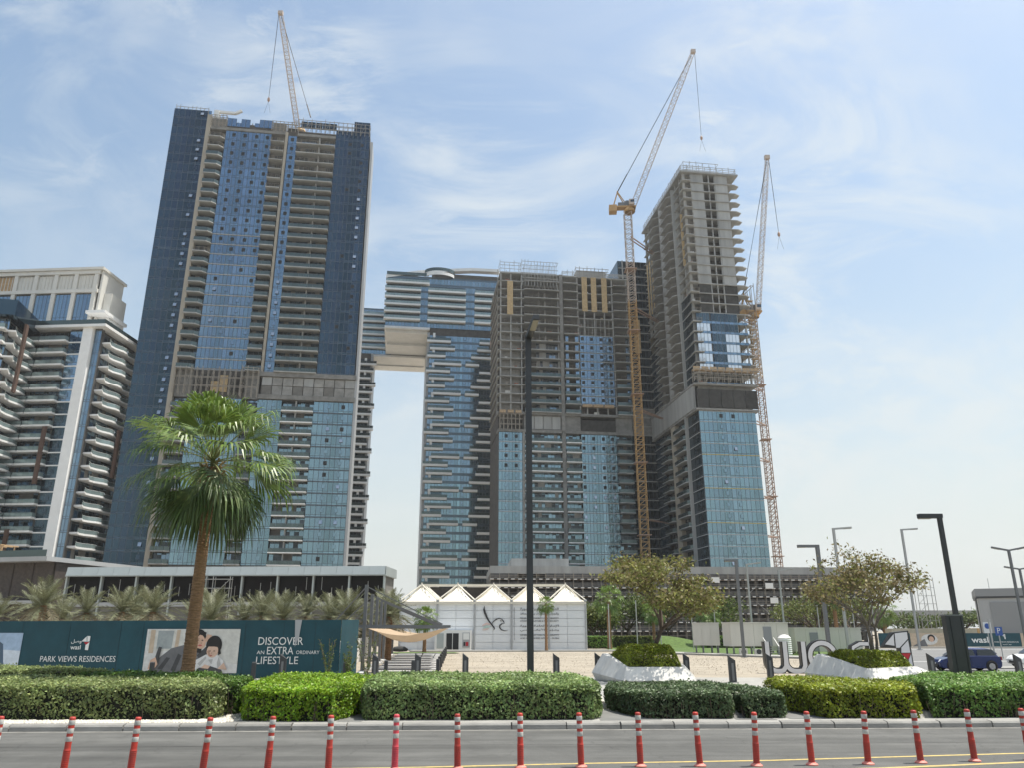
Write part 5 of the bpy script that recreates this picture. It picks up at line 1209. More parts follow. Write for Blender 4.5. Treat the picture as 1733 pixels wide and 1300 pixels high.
# ------------------------------------------------------------------ green printed hoarding
mat('hoard_green', (.012, .066, .086), .5, vscale=.9, col2=(.009, .050, .066), detail=9, orand=.08, bump=.6, bscale=1.1, spec=.35); mat('print_white', (.72, .72, .70), .6); mat('print_red', (.42, .02, .03), .6)
for nme, c in dict(p_wall=(.55, .54, .50), p_pane=(.30, .33, .33), p_tan=(.48, .38, .28), p_sofa=(.60, .59, .57), p_grey=(.13, .13, .135), p_dgrey=(.05, .05, .052), p_skin=(.56, .36, .26), p_skin2=(.60, .41, .31), p_hair=(.012, .010, .010), p_tee=(.62, .61, .60), p_lip=(.40, .10, .09), p_sky=(.32, .42, .55), p_sky2=(.55, .60, .66), p_bld=(.07, .11, .16), p_bld2=(.16, .22, .29), p_shade=(.40, .24, .17), p_fold=(.40, .39, .38)).items(): mat(nme, c, .6, var=.14, vscale=2.6, detail=8)
mat('ink_green', (.006, .03, .04), .6)
HO = empty('hoarding', (-28, 46, 0)); tag(HO, 'long dark green printed hoarding with white lettering and family picture', 'hoarding')
hx = [(-47, 46.2), (-40, 46.1), (-33.6, 46), (-27.9, 46), (-25.2, 46), (-22.3, 46), (-21.0, 46), (-18.2, 46), (-15.2, 46), (-13.0, 46), (-11.2, 46), (-9.75, 46)]
for (xa, ya), (xb, yb) in zip(hx[:-1], hx[1:]):
    L = math.dist((xa, ya), (xb, yb)); mb = MB(); nx, nz = 6, 5; rg = random.Random(int(xa*10))
    g = [[(L*i/nx, -.0 if j in (0, nz) or i in (0, nx) else rg.uniform(0, .018), (3.02+.14*(xa+47+L*i/nx)/37)*j/nz) for i in range(nx+1)] for j in range(nz+1)]
    for j in range(nz):
        for i in range(nx): mb.quad(g[j][i], g[j][i+1], g[j+1][i+1], g[j+1][i])
    mb.build('printed_sheet', 'hoard_green', HO, (xa+28, ya-46, 0), math.atan2(yb-ya, xb-xa)); MB().box(-.012, .012, -.012, .004, .02, 3.02).build('sheet_seam', 'ink_green', HO, (xa+28, ya-46, 0))
mb = MB()
for x in range(-46, -9, 3): mb.bar((x+28, .25, 0), (x+28, .25, 3.0), .1, .1); mb.bar((x+28, .3, 2.4), (x+28, 1.6, 0), .08, .08)
mb.bar((-19, .18, 2.9), (18.2, .18, 2.95), .1, .1); mb.bar((-19, .18, .6), (18.2, .18, .6), .1, .1); mb.build('hoarding_frame', 'steel_light', HO)
MB().quad((18.27, .02, 0), (18.75, 2.6, 0), (18.75, 2.6, 3.2), (18.27, .02, 3.16)).build('printed_sheet', 'hoard_green', HO)
MB().quad((15.6, -.03, 3.16), (16.0, -.05, 3.17), (15.9, -.06, 2.2), (15.7, -.03, 1.7)).build('torn_flap', 'grey_clad', HO)
X = lambda x: x+28
yy = -.03
text('lettering', 'PARK VIEWS RESIDENCES', X(-26.6), X(-22.35), .9, 1.21, yy, 'print_white', HO)
text('lettering', 'wasl1.ae', X(-25.5), X(-23.95), .36, .60, yy, 'print_white', HO)
text('lettering', 'wasl', X(-25.0), X(-24.42), 1.56, 1.80, yy, 'print_white', HO, bold=.012)
text('lettering', 'وصل', X(-25.0), X(-24.42), 1.86, 2.10, yy, 'print_white', HO, ar=True, bold=.012)
def logo_one(x, z, s, y, parent, mw='print_white', mr='print_red'):
    P = lambda pts: [(x+a*s, z+b*s) for a, b in pts]
    return flat('logo', [(0, P([(0, .62), (.34, .98), (.40, .60)])), (0, P([(.38, 1.0), (.62, 1.0), (.62, .62), (.44, .60)])), (1, P([(.20, .56), (.60, .58), (.42, .34)])), (0, P([(.36, .38), (.42, .40), (.62, .58), (.60, 0), (.36, .02)]))], y, parent, [mw, mr])
logo_one(X(-24.43), 1.52, .76, yy, HO)
text('lettering', 'DISCOVER', X(-14.39), X(-11.85), 1.80, 2.22, yy, 'print_white', HO)
text('lettering', 'AN', X(-14.42), X(-14.0), 1.31, 1.50, yy, 'print_white', HO)
text('lettering', 'EXTRA', X(-13.85), X(-12.36), 1.30, 1.70, yy, 'print_white', HO)
text('lettering', 'ORDINARY', X(-12.2), X(-10.88), 1.31, 1.50, yy, 'print_white', HO)
text('lettering', 'LIFESTYLE', X(-14.42), X(-12.05), .78, 1.18, yy, 'print_white', HO)
# picture of two people on a sofa, flat print
def Q(pts): return [(X(-20.76)+a*5.3, .30+b*2.36) for a, b in pts]
names = ['p_wall', 'p_pane', 'p_tan', 'p_sofa', 'p_grey', 'p_dgrey', 'p_skin', 'p_skin2', 'p_hair', 'p_tee', 'p_lip', 'p_shade', 'p_fold']; ix = {n: i for i, n in enumerate(names)}
def el(cx, cz, rx, rz, **k): return Q(ell(cx, cz, rx, rz, **k))
pic = [('p_sofa', Q([(0, 0), (1, 0), (1, 1), (0, 1)])), ('p_wall', Q([(.02, .5), (.45, .5), (.48, .97), (.02, .97)])), ('p_pane', Q([(.12, .55), (.28, .55), (.29, .96), (.12, .96)])), ('p_tan', Q([(.04, .45), (.09, .45), (.09, .98), (.04, .98)])), ('p_tan', Q([(.31, .5), (.35, .5), (.36, .98), (.32, .98)])),
    ('p_wall', Q([(.72, .3), (1, .2), (1, 1), (.60, 1)])), ('p_grey', Q([(.10, .12), (.16, .34), (.28, .56), (.42, .64), (.60, .54), (.66, .30), (.62, .05), (.3, .0), (.14, .02)])), ('p_dgrey', Q([(.16, .10), (.24, .36), (.28, .34), (.21, .08)])), ('p_dgrey', Q([(.30, .06), (.36, .44), (.40, .40), (.35, .05)])), ('p_dgrey', Q([(.56, .40), (.66, .62), (.72, .40), (.64, .2)])),
    ('p_hair', el(.555, .80, .085, .20)), ('p_hair', Q([(.47, .82), (.52, .48), (.60, .45), (.62, .8)])), ('p_skin', el(.575, .72, .062, .175, rot=8)), ('p_hair', Q([(.50, .86), (.56, .98), (.64, .92), (.63, .84), (.57, .87), (.52, .74)])), ('p_shade', Q([(.520, .70), (.535, .60), (.565, .555), (.550, .62), (.540, .72)])), ('p_shade', Q([(.592, .71), (.602, .66), (.588, .655)])), ('p_hair', Q([(.545, .775), (.570, .785), (.570, .775)])), ('p_hair', Q([(.595, .77), (.618, .765), (.596, .76)])), ('p_hair', Q([(.47, .80), (.455, .60), (.49, .50), (.53, .56), (.515, .74)])), ('p_lip', el(.585, .625, .022, .020)), ('p_hair', el(.556, .745, .011, .010)), ('p_hair', el(.605, .735, .011, .010)), ('p_skin', Q([(.62, .70), (.65, .88), (.70, .86), (.69, .72)])),
    ('p_tee', Q([(.50, .04), (.56, .30), (.66, .42), (.78, .42), (.85, .28), (.87, .04)])), ('p_hair', el(.735, .63, .085, .22)), ('p_skin2', el(.725, .50, .062, .150)), ('p_hair', Q([(.655, .60), (.67, .76), (.74, .82), (.80, .72), (.80, .58), (.74, .60)])), ('p_shade', Q([(.668, .50), (.690, .39), (.725, .355), (.705, .42), (.690, .52)])), ('p_shade', Q([(.716, .47), (.726, .445), (.712, .44)])), ('p_fold', Q([(.58, .22), (.66, .38), (.67, .34), (.61, .16)])), ('p_fold', Q([(.80, .36), (.83, .20), (.80, .10), (.785, .24)])), ('p_fold', Q([(.69, .30), (.73, .20), (.74, .32)])), ('p_hair', Q([(.80, .60), (.82, .44), (.79, .40), (.785, .56)])), ('p_lip', el(.716, .40, .014, .012)), ('p_hair', el(.700, .50, .010, .009)), ('p_hair', el(.745, .50, .010, .009)), ('p_dgrey', Q([(.55, .0), (.60, .12), (.72, .16), (.84, .08), (.86, 0)])), ('p_skin2', Q([(.62, .12), (.66, .20), (.72, .16), (.70, .10)])), ('p_skin2', Q([(.80, .10), (.86, .24), (.90, .08)])),
    ('p_dgrey', Q([(.115, .26), (.15, .60), (.185, .58), (.16, .22)])), ('p_skin', Q([(.06, .10), (.08, .30), (.13, .36), (.16, .20), (.12, .06)]))]
mb = MB()
for k, (n_, pts) in enumerate(pic): mb.poly([(x, yy-.002*k, z) for x, z in pts], ix[n_])
pp = mb.build('printed_picture', names, HO); pp['label'] = 'picture of a woman and a child lying together on a sofa'
def Q2(pts): return [(X(-33.0)+a*5.2, .30+b*2.15) for a, b in pts]
pc2 = [(0, Q2([(0, 0), (1, 0), (1, 1), (0, 1)])), (1, Q2([(.6, .1), (1, .1), (1, .55), (.7, .6)])), (2, Q2([(.30, 0), (.34, .9), (.62, 1), (.80, .72), (.86, 0)])), (3, Q2([(.34, .3), (.36, .9), (.60, .98), (.64, .4)])), (3, Q2([(.84, .1), (.95, .14), (.95, .2), (.84, .2)]))]
mb = MB()
for k, (n_, pts) in enumerate(pc2): mb.poly([(x, yy-.003*k, z) for x, z in pts], n_)
mb.build('printed_picture', ['p_sky', 'p_sky2', 'p_bld', 'p_bld2'], HO)['label'] = 'picture of a glass tower against the sky'

# ------------------------------------------------------------------ white tent hall
mat('tent_cream', (.74, .70, .61), .7, var=.05, vscale=1, two=.12); mat('tent_wall', (.70, .72, .74), .5, var=.03, vscale=.5); mat('ink', (.02, .02, .022), .6); mat('ink_grey', (.10, .10, .105), .6); mat('p_teal', (.42, .58, .52), .6); mat('p_pink', (.66, .48, .44), .6)
TH = empty('tent_hall', (-15.3, 110, 0)); tag(TH, 'white panelled hall with five cream tent peaks and a falcon emblem', 'building')
solid(TH, 'hall_core', 'tent_wall', (.1, 25.3, .1, 18, 0, 6.0))
wb = 25.4/10
for i in range(10):
    for j in range(6):
        MB().box(.03, wb-.03, -.02, .06, .02, 6.2/6-.03).build('wall_panel', 'tent_wall', TH, (i*wb, 0, j*6.2/6))
for i in range(6): MB().lathe([(.12, 0), (.12, 6.3), (.22, 6.4), (.22, 6.6)], 8).build('column', 'grey_clad', TH, (i*25.4/5, -.14, 0))
bw = 25.4/5
def canopy():
    mb = MB(); n = 8; a = bw/2; g = {}
    for j in range(n+1):
        for i in range(n+1):
            x, y = (i/n*2-1)*a, (j/n*2-1)*a; r_ = max(abs(x), abs(y))/a; z = 6.35+2.1*(1-r_)**1.35 if r_ < 1 else 6.35; g[i, j] = (x, y, z)
    for j in range(n):
        for i in range(n): mb.quad(g[i, j], g[i+1, j], g[i+1, j+1], g[i, j+1])
    return mb.mesh('tent_canopy', 'tent_cream')
cme = canopy(); fr = MB()
for s in (-1, 1):
    for t in (-1, 1): fr.bar((s*bw/2, t*bw/2, 6.55), (0, 0, 8.75), .12, .12)
fr.bar((0, 0, 8.3), (0, 0, 9.0), .2, .2); frm = fr.mesh('tent_frame', 'tent_cream')
for r_ in range(3):
    for i in range(5): ob('tent_canopy', cme, TH, (bw*(i+.5), bw*(r_+.5)-.2, .02*(r_ % 2))); ob('tent_frame', frm, TH, (bw*(i+.5), bw*(r_+.5)-.2, .02*(r_ % 2)))
MB().box(-.1, 25.5, -.3, .1, 6.02, 6.3).build('eaves_beam', 'tent_cream', TH)
for r_ in range(4): MB().bar((2.5, 2.4+r_*1.3, 8.75), (22.9, 2.4+r_*1.3, 8.75), .12, .12).build('ridge_pipe', 'tent_cream', TH)
# entrance box with double door and notice board
EB = MB().box(5.0, 9.8, -2.2, .0, 0, 2.6).build('entrance_box', 'white_frame', TH)
for x in (6.55, 7.42): MB().box(x, x+.78, -2.24, -2.21, .15, 2.2).build('door', 'dark_panel', TH); MB().box(x-.05, x+.0, -2.28, -2.2, .1, 2.25).build('door_frame', 'white_frame', TH)
MB().box(8.7, 9.7, -2.26, -2.21, .4, 2.3).build('notice_board', 'grey_clad', TH); MB().box(8.8, 9.6, -2.29, -2.265, 1.4, 2.2).build('notice_sheet', 'white_frame', TH); MB().box(5.3, 6.2, -2.24, -2.21, .3, 2.2).build('notice_sheet', 'pale_metal', TH); MB().box(8.85, 9.1, -2.29, -2.265, .6, 1.1).build('notice_sheet', 'ink', TH); MB().box(9.15, 9.5, -2.29, -2.265, .6, 1.1).build('notice_sheet', 'print_red', TH)
# emblem: falcon drawn in brush strokes
def stroke(pts, ws):
    L, Rr = [], []
    for i, p in enumerate(pts):
        a = pts[max(0, i-1)]; b = pts[min(len(pts)-1, i+1)]; d = Vector((b[0]-a[0], b[1]-a[1])).normalized(); n = Vector((-d.y, d.x))*ws[i]/2
        L.append((p[0]+n.x, p[1]+n.y)); Rr.append((p[0]-n.x, p[1]-n.y))
    return [[L[i], L[i+1], Rr[i+1], Rr[i]] for i in range(len(pts)-1)]
def ex(px, py): return ((px-678)/313*25.4, 6.27-(py-1021)/81*6.3)
S = []
zx = lambda a, b: ex(650+a/4.684, 960+b/4.684)
S += stroke([zx(796, 318), zx(793, 345), zx(802, 375), zx(815, 405), zx(832, 435), zx(852, 460), zx(872, 485), zx(876, 495), zx(870, 508)], [.05, .26, .30, .26, .2, .16, .2, .14, .03])
S += stroke([zx(850, 462), zx(868, 440), zx(890, 422), zx(912, 414), zx(932, 420), zx(946, 436), zx(956, 456)], [.05, .12, .16, .12, .10, .16, .04])
S += stroke([zx(950, 455), zx(932, 458), zx(918, 470), zx(918, 488), zx(930, 503), zx(955, 512), zx(988, 506)], [.04, .14, .18, .18, .16, .10, .02])
S += stroke([zx(922, 432), zx(932, 436)], [.1, .12])
mb = MB()
for k, q in enumerate(S): mb.poly([(x, -.16-.0005*(k % 3), z) for x, z in q])
mb.build('emblem', 'ink', TH)
mb = MB()
for k, (q, m_) in enumerate([(stroke([zx(780, 470), zx(815, 455), zx(845, 462)], [.1, .25, .1]), 1), (stroke([zx(785, 490), zx(815, 480), zx(845, 480)], [.1, .25, .1]), 0), (stroke([zx(780, 505), zx(810, 500), zx(835, 495)], [.05, .2, .05]), 1)]):
    for p in q: mb.poly([(x, -.155, z) for x, z in p], m_)
mb.build('emblem_tint', ['p_teal', 'p_pink'], TH)
tx0, tx1 = 16.4, 21.7
for (b, z0, z1, ar_, m_) in (('الهيئة الاتحادية للهوية', 5.15, 5.55, True, 'ink_grey'), ('والجنسية والجمارك وأمن المنافذ', 4.55, 4.98, True, 'ink_grey'), ('FEDERAL AUTHORITY FOR IDENTITY', 4.05, 4.25, False, 'ink_grey'), ('CITIZENSHIP CUSTOMS & PORT SECURITY', 3.68, 3.88, False, 'ink_grey'), ('الإدارة العامة للهوية', 2.95, 3.32, True, 'ink_grey'), ('وشؤون الأجانب - دبي', 2.4, 2.8, True, 'ink_grey'), ('GENERAL DIRECTORATE OF IDENTITY', 1.85, 2.05, False, 'ink_grey'), ('AND FOREIGNERS AFFAIRS - DUBAI', 1.45, 1.65, False, 'ink_grey')):
    text('lettering', b, tx0, tx1, z0, z1, -.16, m_, TH, ar=ar_, bold=.02)
MB().box(15.6, 15.64, -.16, -.12, 1.3, 5.6).build('emblem_rule', 'ink_grey', TH)
mb = MB().lathe([(.05, 0), (.7, .05), (.85, .3), (.5, .6), (.05, .68)], 12); mb.build('bean_bag', 'black_net', None, (-13.9, 100.5, .05), smooth=True); bb = bpy.data.objects['bean_bag']; bb.scale = (1.3, 1, 1); tag(bb, 'dark wrapped bundle on the lawn beside the shaded walk', 'bundle')

# ------------------------------------------------------------------ shade sails on grey posts
mat('sail_tan', (.44, .33, .22), .85, var=.06, vscale=1, two=.25)
def sail_mesh():
    mb = MB(); n = 10; g = {}
    for j in range(n+1):
        for i in range(n+1):
            u, v = i/n, j/n; sag = .85*(4*u*(1-u))*(.5+.5*(1-abs(2*v-1)))
            g[i, j] = (u*4.8+.2, v*3.6*(1-.1*math.sin(math.pi*u)), -sag-.15)
    for j in range(n):
        for i in range(n): mb.quad(g[i, j], g[i+1, j], g[i+1, j+1], g[i, j+1])
    return mb.mesh('sail', 'sail_tan', True)
sme = sail_mesh()
for i in range(8):
    y = 50.5+i*5.2; x = -9.0-.098*(y-48); h = 5.0 if i else 5.35
    r = empty('shade_sail', (x, y, 0)); tag(r, ['nearest tan shade sail on grey posts over the striped walk', 'second tan shade sail from the front', 'third tan shade sail from the front'][i] if i < 3 else ['fourth', 'fifth', 'sixth', 'seventh', 'last and farthest'][i-3] + ' tan shade sail from the front along the striped walk', 'shade sail', 'shade sails over the walk')
    MB().box(-.1, .1, -.1, .1, 0, h).build('post', 'grey_steel', r); MB().bar((-1.6 if i else -3.4, 0, 2.85), (5.4, 0, 2.82), .13, .16).build('boom', 'grey_steel', r)
    mb = MB().bar((0, 0, h-.1), (4.9, 0, 2.95), .06, .06).bar((0, 0, h-.1), (-2.2, .6, 2.9), .06, .06); mb.build('stay_rod', 'grey_steel', r); ob('sail', sme, r, (0, .2, 2.85))
    MB().lathe([(.32, 0), (.32, .12), (.2, .2)], 10).build('post_footing', 'white_frame', r)
# bench and wall along the walk
o = MB().box(0, .25, 0, 34, 0, 1.9).build('boundary_wall', 'cream_clad', None, (-11.2, 52, 0), R(7)); tag(o, 'low cream wall left of the shaded walk', 'wall')
hedge([(-13.6, 54), (-11.9, 54), (-15.6, 84), (-17.4, 84)], 2.5, 'leaf_park', 'dark shrubs behind the low cream wall', 131, 0.02, (90, 140), .12)['group'] = 'shrubs on the lawn'
mb = MB(); 
for x in (0, 1.2): mb.bar((x, 0, 0), (x+.25, .5, .45), .05, .05); mb.bar((x, .5, 0), (x+.25, 0, .45), .05, .05)
mb.box(-.2, 1.6, .05, .5, .45, .5); o = mb.build('bench', 'grey_steel', None, (-8.8, 78, .02)); tag(o, 'small grey bench on the striped walk', 'bench')
# tall weeds by the hoarding end
rg = np.random.default_rng(5)
for i, (x, y, h) in enumerate([(-10.1, 45.2, 2.2), (-9.2, 46.3, 1.9), (-8.4, 47.2, 2.4), (-8.9, 45.0, 1.5), (-9.7, 47.6, 1.8)]):
    P = []; mb = MB()
    for k in range(6):
        a = rg.uniform(0, 6.28); d = np.array([math.cos(a)*.3, math.sin(a)*.3, 1]); L = h*rg.uniform(.5, 1); mb.tube((0, 0, 0), tuple(d*L), .012, 4)
        for q in range(70): P.append(d*L*rg.uniform(.1, 1)+rg.normal(0, .05, 3))
    r = empty('weed', (x, y, 0)); tag(r, ['tallest weed left against the hoarding end', 'weed in the middle of the hoarding end clump', 'tall weed beside the first shade sail post', 'shortest weed nearest the hedge at the hoarding end', 'weed farthest back at the hoarding corner'][i], 'weed', 'weeds at the hoarding end'); mb.build('stems', 'twig', r)
    V, F = leaf_cloud(np.array(P), np.tile([0, -.3, .6], (len(P), 1)), .05, .5, i); ob('leaves', np_mesh('leaves', V, F, 'leaf_park'), r)['kind'] = 'stuff'

# ------------------------------------------------------------------ lamp posts
def plain_pole(mb, p, q, w0, w1):
    mb.bar(p, q, w0, w0, 0)
LP = empty('street_lamp', (.72, 31.9, .08)); tag(LP, 'tall dark square lamp post in the centre with its arm towards the viewer', 'street lamp', 'dark square lamp posts')
MB().prism([(-.13, -.13), (.13, -.13), (.13, .13), (-.13, .13)], 0, 15.0).build('pole', 'dark_steel', LP); MB().box(-.22, .22, -.22, .22, 0, .12).build('base_plate', 'dark_steel', LP)
mb = MB(); mb.bar((0, .12, 14.95), (.30, -2.0, 15.1), .26, .20); mb.build('arm', 'dark_steel', LP)
mat('led_lens', (.24, .21, .15), .3); mb = MB(); mb.bar((.17, -1.0, 14.91), (.285, -1.95, 14.98), .24, .06); mb.build('lamp_lens', 'led_lens', LP)
mb = MB()
for k in range(5): mb.tube((.18+k*.06, -1.95, 15.19), (.18+k*.06, -1.95, 15.32), .012, 4)
mb.build('bird_spikes', 'cable', LP)
RL = empty('street_lamp', (17.2, 31.4, .08)); tag(RL, 'dark lamp post on a broad black pillar at the right, arm pointing left', 'street lamp', 'dark square lamp posts')
mb = MB().prism([(-.34, -.16), (.34, -.16), (.34, .16), (-.34, .16)], 0, 3.05); mb.build('pillar', 'dark_steel', RL)
for x in (-.18, .25): MB().box(x-.012, x+.012, -.172, -.161, .05, 3.0).build('pillar_groove', 'dark_panel', RL)
MB().box(-.36, .36, -.18, .18, 3.05, 3.1).build('pillar_cap', 'grey_steel', RL)
MB().box(.10, .25, -.08, .08, 3.1, 6.85).build('pole', 'dark_steel', RL); MB().box(-.68, .27, -.11, .11, 6.85, 7.02).build('arm', 'dark_steel', RL); MB().box(-.66, -.2, -.09, .09, 6.82, 6.848).build('lamp_lens', 'led_lens', RL)
def lamp(loc, h, arm, w, label, m='dark_steel', twin=False, group='dark square lamp posts', tilt=.0):
    r = empty('street_lamp', loc); tag(r, label, 'street lamp', group)
    MB().box(-w/2, w/2, -w/2, w/2, 0, h).build('pole', m, r); MB().box(-w, w, -w, w, 0, .08).build('base_plate', m, r)
    for s in ((-1, 1) if twin else (1,)):
        MB().bar((0, 0, h-w*.4), (arm*s, 0, h-w*.4+tilt), w*.8, w*.8).build('arm', m, r); MB().bar((arm*s*.55, 0, h-w*.75+tilt*.5), (arm*s*.98, 0, h-w*.8+tilt), w*.9, .05).build('lamp_lens', 'led_lens', r)
lamp((29.3, 75, 0), 10.4, -1.9, .32, 'grey lamp post with flat arm left of the right planter tree', 'grey_steel')
lamp((22.8, 80, .05), 9.4, -1.2, .27, 'grey lamp post with short flat arm beside the grey cabin', 'grey_steel')
lamp((31.0, 104, .05), 10.9, 1.9, .2, 'thin pale street light left of the lamp by the cabin', 'steel_light', group='thin street lights', tilt=.25)
lamp((36.5, 108, .05), 10.4, 2.0, .2, 'thin pale street light in front of the scaffolding', 'steel_light', group='thin street lights', tilt=.25)
lamp((55.2, 110, .05), 16.2, 2.3, .26, 'tall thin street light above the right planter tree', 'steel_light', group='thin street lights', tilt=.15)
lamp((35.2, 85, .05), 13.2, 2.0, .24, 'thin street light right behind the grey lamp post', 'steel_light', group='thin street lights', tilt=.15)
lamp((47.6, 75, .05), 9.9, 1.6, .2, 'nearer twin-armed street light at the right edge', 'grey_steel', True, 'twin street lights', .3)
lamp((64.4, 100, .05), 10.0, 1.9, .22, 'farther twin-armed street light at the right edge', 'grey_steel', True, 'twin street lights', .3)
mat('sign_blue', (.03, .09, .32), .5)
for i, (x, y, h) in enumerate([(41.5, 70, 3.4), (13.5, 112, 6), (17.5, 113, 6.5), (21, 114, 6), (25.5, 114, 6.2), (29, 115, 6), (45, 118, 6), (51, 120, 6.4), (40.5, 90, 7)]):
    o = MB().tube((0, 0, 0), (0, 0, h), .07, 6).tube((0, 0, h), (0, 0, h+.1), .1, 6).build('flag_pole', 'steel_light', None, (x, y, 0)); tag(o, ['short pole on the median left of the blue car', 'thin pale pole at the right corner of the tent hall', 'thin pale pole left of the planter tree trunk', 'thin pale pole just behind the planter tree trunk', 'thin pale pole right of the planter tree trunk', 'thin pale pole left of the grey lamp post', 'thin pole left of the right planter tree stems', 'thin pole right of the right planter tree', 'thin pole behind the big letters'][i], 'pole', 'thin poles in the park')
r = empty('road_sign', (49.5, 84, 0)); tag(r, 'small blue and white road sign near the far hoarding', 'road sign'); MB().tube((0, 0, 0), (0, 0, 3.4), .05, 6).build('pole', 'steel_light', r); MB().box(-.4, .4, -.08, -.05, 2.3, 3.4).build('sign_plate', 'white_frame', r); MB().lathe([(.05, 0), (.28, 0), (.28, .02), (.05, .02)], 12).build('sign_disc', 'sign_blue', r, (0, -.09, 3.0)).rotation_euler = (R(90), 0, 0)
r = empty('road_sign', (47, 78, 0)); tag(r, 'blue parking sign at the right edge', 'road sign'); MB().tube((0, 0, 0), (0, 0, 2.9), .05, 6).build('pole', 'steel_light', r); MB().box(-.35, .35, -.08, -.05, 2.1, 2.9).build('sign_plate', 'sign_blue', r); text('lettering', 'P', -.15, .15, 2.3, 2.8, -.09, 'print_white', r)

# ------------------------------------------------------------------ bollards
def boll_mesh(h):
    mb = MB(); w = .17
    mb.v = [(-w, -.1, 0), (w, -.1, 0), (w, .1, 0), (-w, .1, 0), (-w, -.1, h*.96), (w, -.1, h*.80), (w, .1, h*.80), (-w, .1, h)]
    mb.f = [(0, 3, 2, 1), (4, 5, 6, 7), (0, 1, 5, 4), (1, 2, 6, 5), (2, 3, 7, 6), (3, 0, 4, 7)]; mb.m = [0]*6
    mb.prism([(-.06, -.115), (.06, -.115), (.06, -.1), (-.06, -.1)], .1, h*.7, 1); return mb.mesh('bollard_body', ['dark_steel', 'grey_steel'])
bmesh_ = boll_mesh(1.35); small = MB().prism([(-.1, -.1), (.1, -.1), (.1, .1), (-.1, .1)], 0, .85).mesh('bollard_body', 'dark_steel'); cap = MB().prism([(-.09, -.09), (.09, -.09), (.09, .09), (-.09, .09)], .85, .9).mesh('bollard_cap', 'grey_steel')
BL = [(-12.5, 44.6, 'slant-topped grey bollard in front of the hoarding lettering'), (-7.6, 45.5, 'slant-topped bollard left of the striped walk'), (-5.3, 46, 'slant-topped bollard at the right side of the striped walk'), (-2.62, 46, 'slant-topped grey bollard left of the tall centre lamp'), (2.49, 46, 'slant-topped bollard right of the tall centre lamp'), (5.0, 47.6, 'slant-topped bollard just left of the left planter'), (9.9, 46.4, 'slant-topped bollard just right of the left planter'), (11.4, 42.4, 'slant-topped bollard alone between the dark hedge and the letters'), (14.5, 46, 'slant-topped bollard in front of the first big letter'), (17.3, 44.8, 'slant-topped bollard at the left corner of the right planter'), (23.6, 46, 'slant-topped bollard left of the black lamp pillar'), (27.5, 44.4, 'slant-topped bollard at the right edge, right of the blue car')]
for x, y, lab in BL:
    r = empty('bollard', (x, y, .03), R(rnd.uniform(-8, 8))); tag(r, lab, 'bollard', 'slant-topped bollards'); ob('bollard_body', bmesh_, r); MB().box(-.24, .24, -.16, .16, 0, .03).build('base_plate', 'grey_steel', r)
SB = [(-19.8, 45.0), (-14.2, 45.0), (-9.2, 45.2), (-7.3, 47.4), (-5.75, 47.6)] + [(-4.4-.068*(y-48), y) for y in (50, 55, 60, 66, 72, 78, 85)]
SBL = ['small square bollard in front of the hoarding below the picture', 'small square bollard below the LIFESTYLE lettering', 'small square bollard at the right end of the hoarding', 'small square bollard at the left foot of the striped walk', 'small square bollard at the front of the striped walk'] + [o_ + ' small bollard of the row along the right side of the striped walk' for o_ in ('first', 'second', 'third', 'fourth', 'fifth', 'sixth', 'seventh')]
for (x, y), lab in zip(SB, SBL):
    r = empty('bollard', (x, y, .03)); tag(r, lab, 'bollard', 'small square bollards'); ob('bollard_body', small, r); ob('bollard_cap', cap, r)

# ------------------------------------------------------------------ big letters and logo
mat('letter_face', (.66, .67, .70), .4); mat('letter_side', (.02, .021, .023), .4); mat('logo_red', (.48, .015, .03), .4)
def big_letter(name, inner, label, loc, dep=.45):
    """inner: list of outlines (x, z); dark body with pale face proud of it"""
    r = empty('sign_letter', loc); tag(r, label, 'sign letter', 'big standing letters')
    mb = MB(); mf = MB()
    for pts in inner:
        n = len(pts); k = len(mb.v); mb.v += [(x, 0, z) for x, z in pts]+[(x, dep, z) for x, z in pts]
        mb.f += [tuple(range(k, k+n)), tuple(range(k+2*n-1, k+n-1, -1))] + [(k+i, k+n+i, k+n+(i+1) % n, k+(i+1) % n) for i in range(n)]; mb.m += [0]*(n+2)
        cx = sum(p[0] for p in pts)/n; cz = sum(p[1] for p in pts)/n
    mb.build('letter_body', 'letter_side', r); return r
def strip(center, w):
    out = []
    for q in stroke(center, [w]*len(center)): out.append(q)
    return out
def letter(center, w, label, loc):
    r = big_letter('l', strip(center, w), label, loc)
    mf = MB()
    for q in strip(center, w-.13): mf.poly([(x, -.02, z) for x, z in q])
    mf.build('letter_face', 'letter_face', r); return r
def arc(cx, cz, rx, rz, a0, a1, n=14): return [(cx+rx*math.cos(R(a0+(a1-a0)*i/n)), cz+rz*math.sin(R(a0+(a1-a0)*i/n))) for i in range(n+1)]
wu = [(-.02, 1.85), (-.02, .75)] + arc(.53, .62, .55, .55, 180, 270, 7) + [(.70, .07)]
wv = [(1.12, 1.85), (1.12, .75)] + arc(1.67, .62, .55, .55, 180, 270, 7) + [(1.9, .07), (2.15, .12)] + [(2.3, .4), (2.3, 1.85)]
rW = letter(wu + [(.9, .12), (1.08, .35), (1.12, .75), (1.12, 1.85)], .40, 'big standing white letter w with dark sides, leftmost', (16.35, 52, .05))
for cen in (wv,):
    mb = MB()
    for q in strip(cen, .40):
        k = len(mb.v); mb.v += [(x, 0.003, z) for x, z in q]+[(x, .447, z) for x, z in q]; mb.f += [(k, k+1, k+2, k+3), (k+7, k+6, k+5, k+4)]+[(k+i, k+4+i, k+4+(i+1) % 4, k+(i+1) % 4) for i in range(4)]; mb.m += [0]*6
    mb.build('letter_body', 'letter_side', rW); mf = MB()
    for q in strip(cen, .27): mf.poly([(x, -.023, z) for x, z in q])
    mf.build('letter_face', 'letter_face', rW)
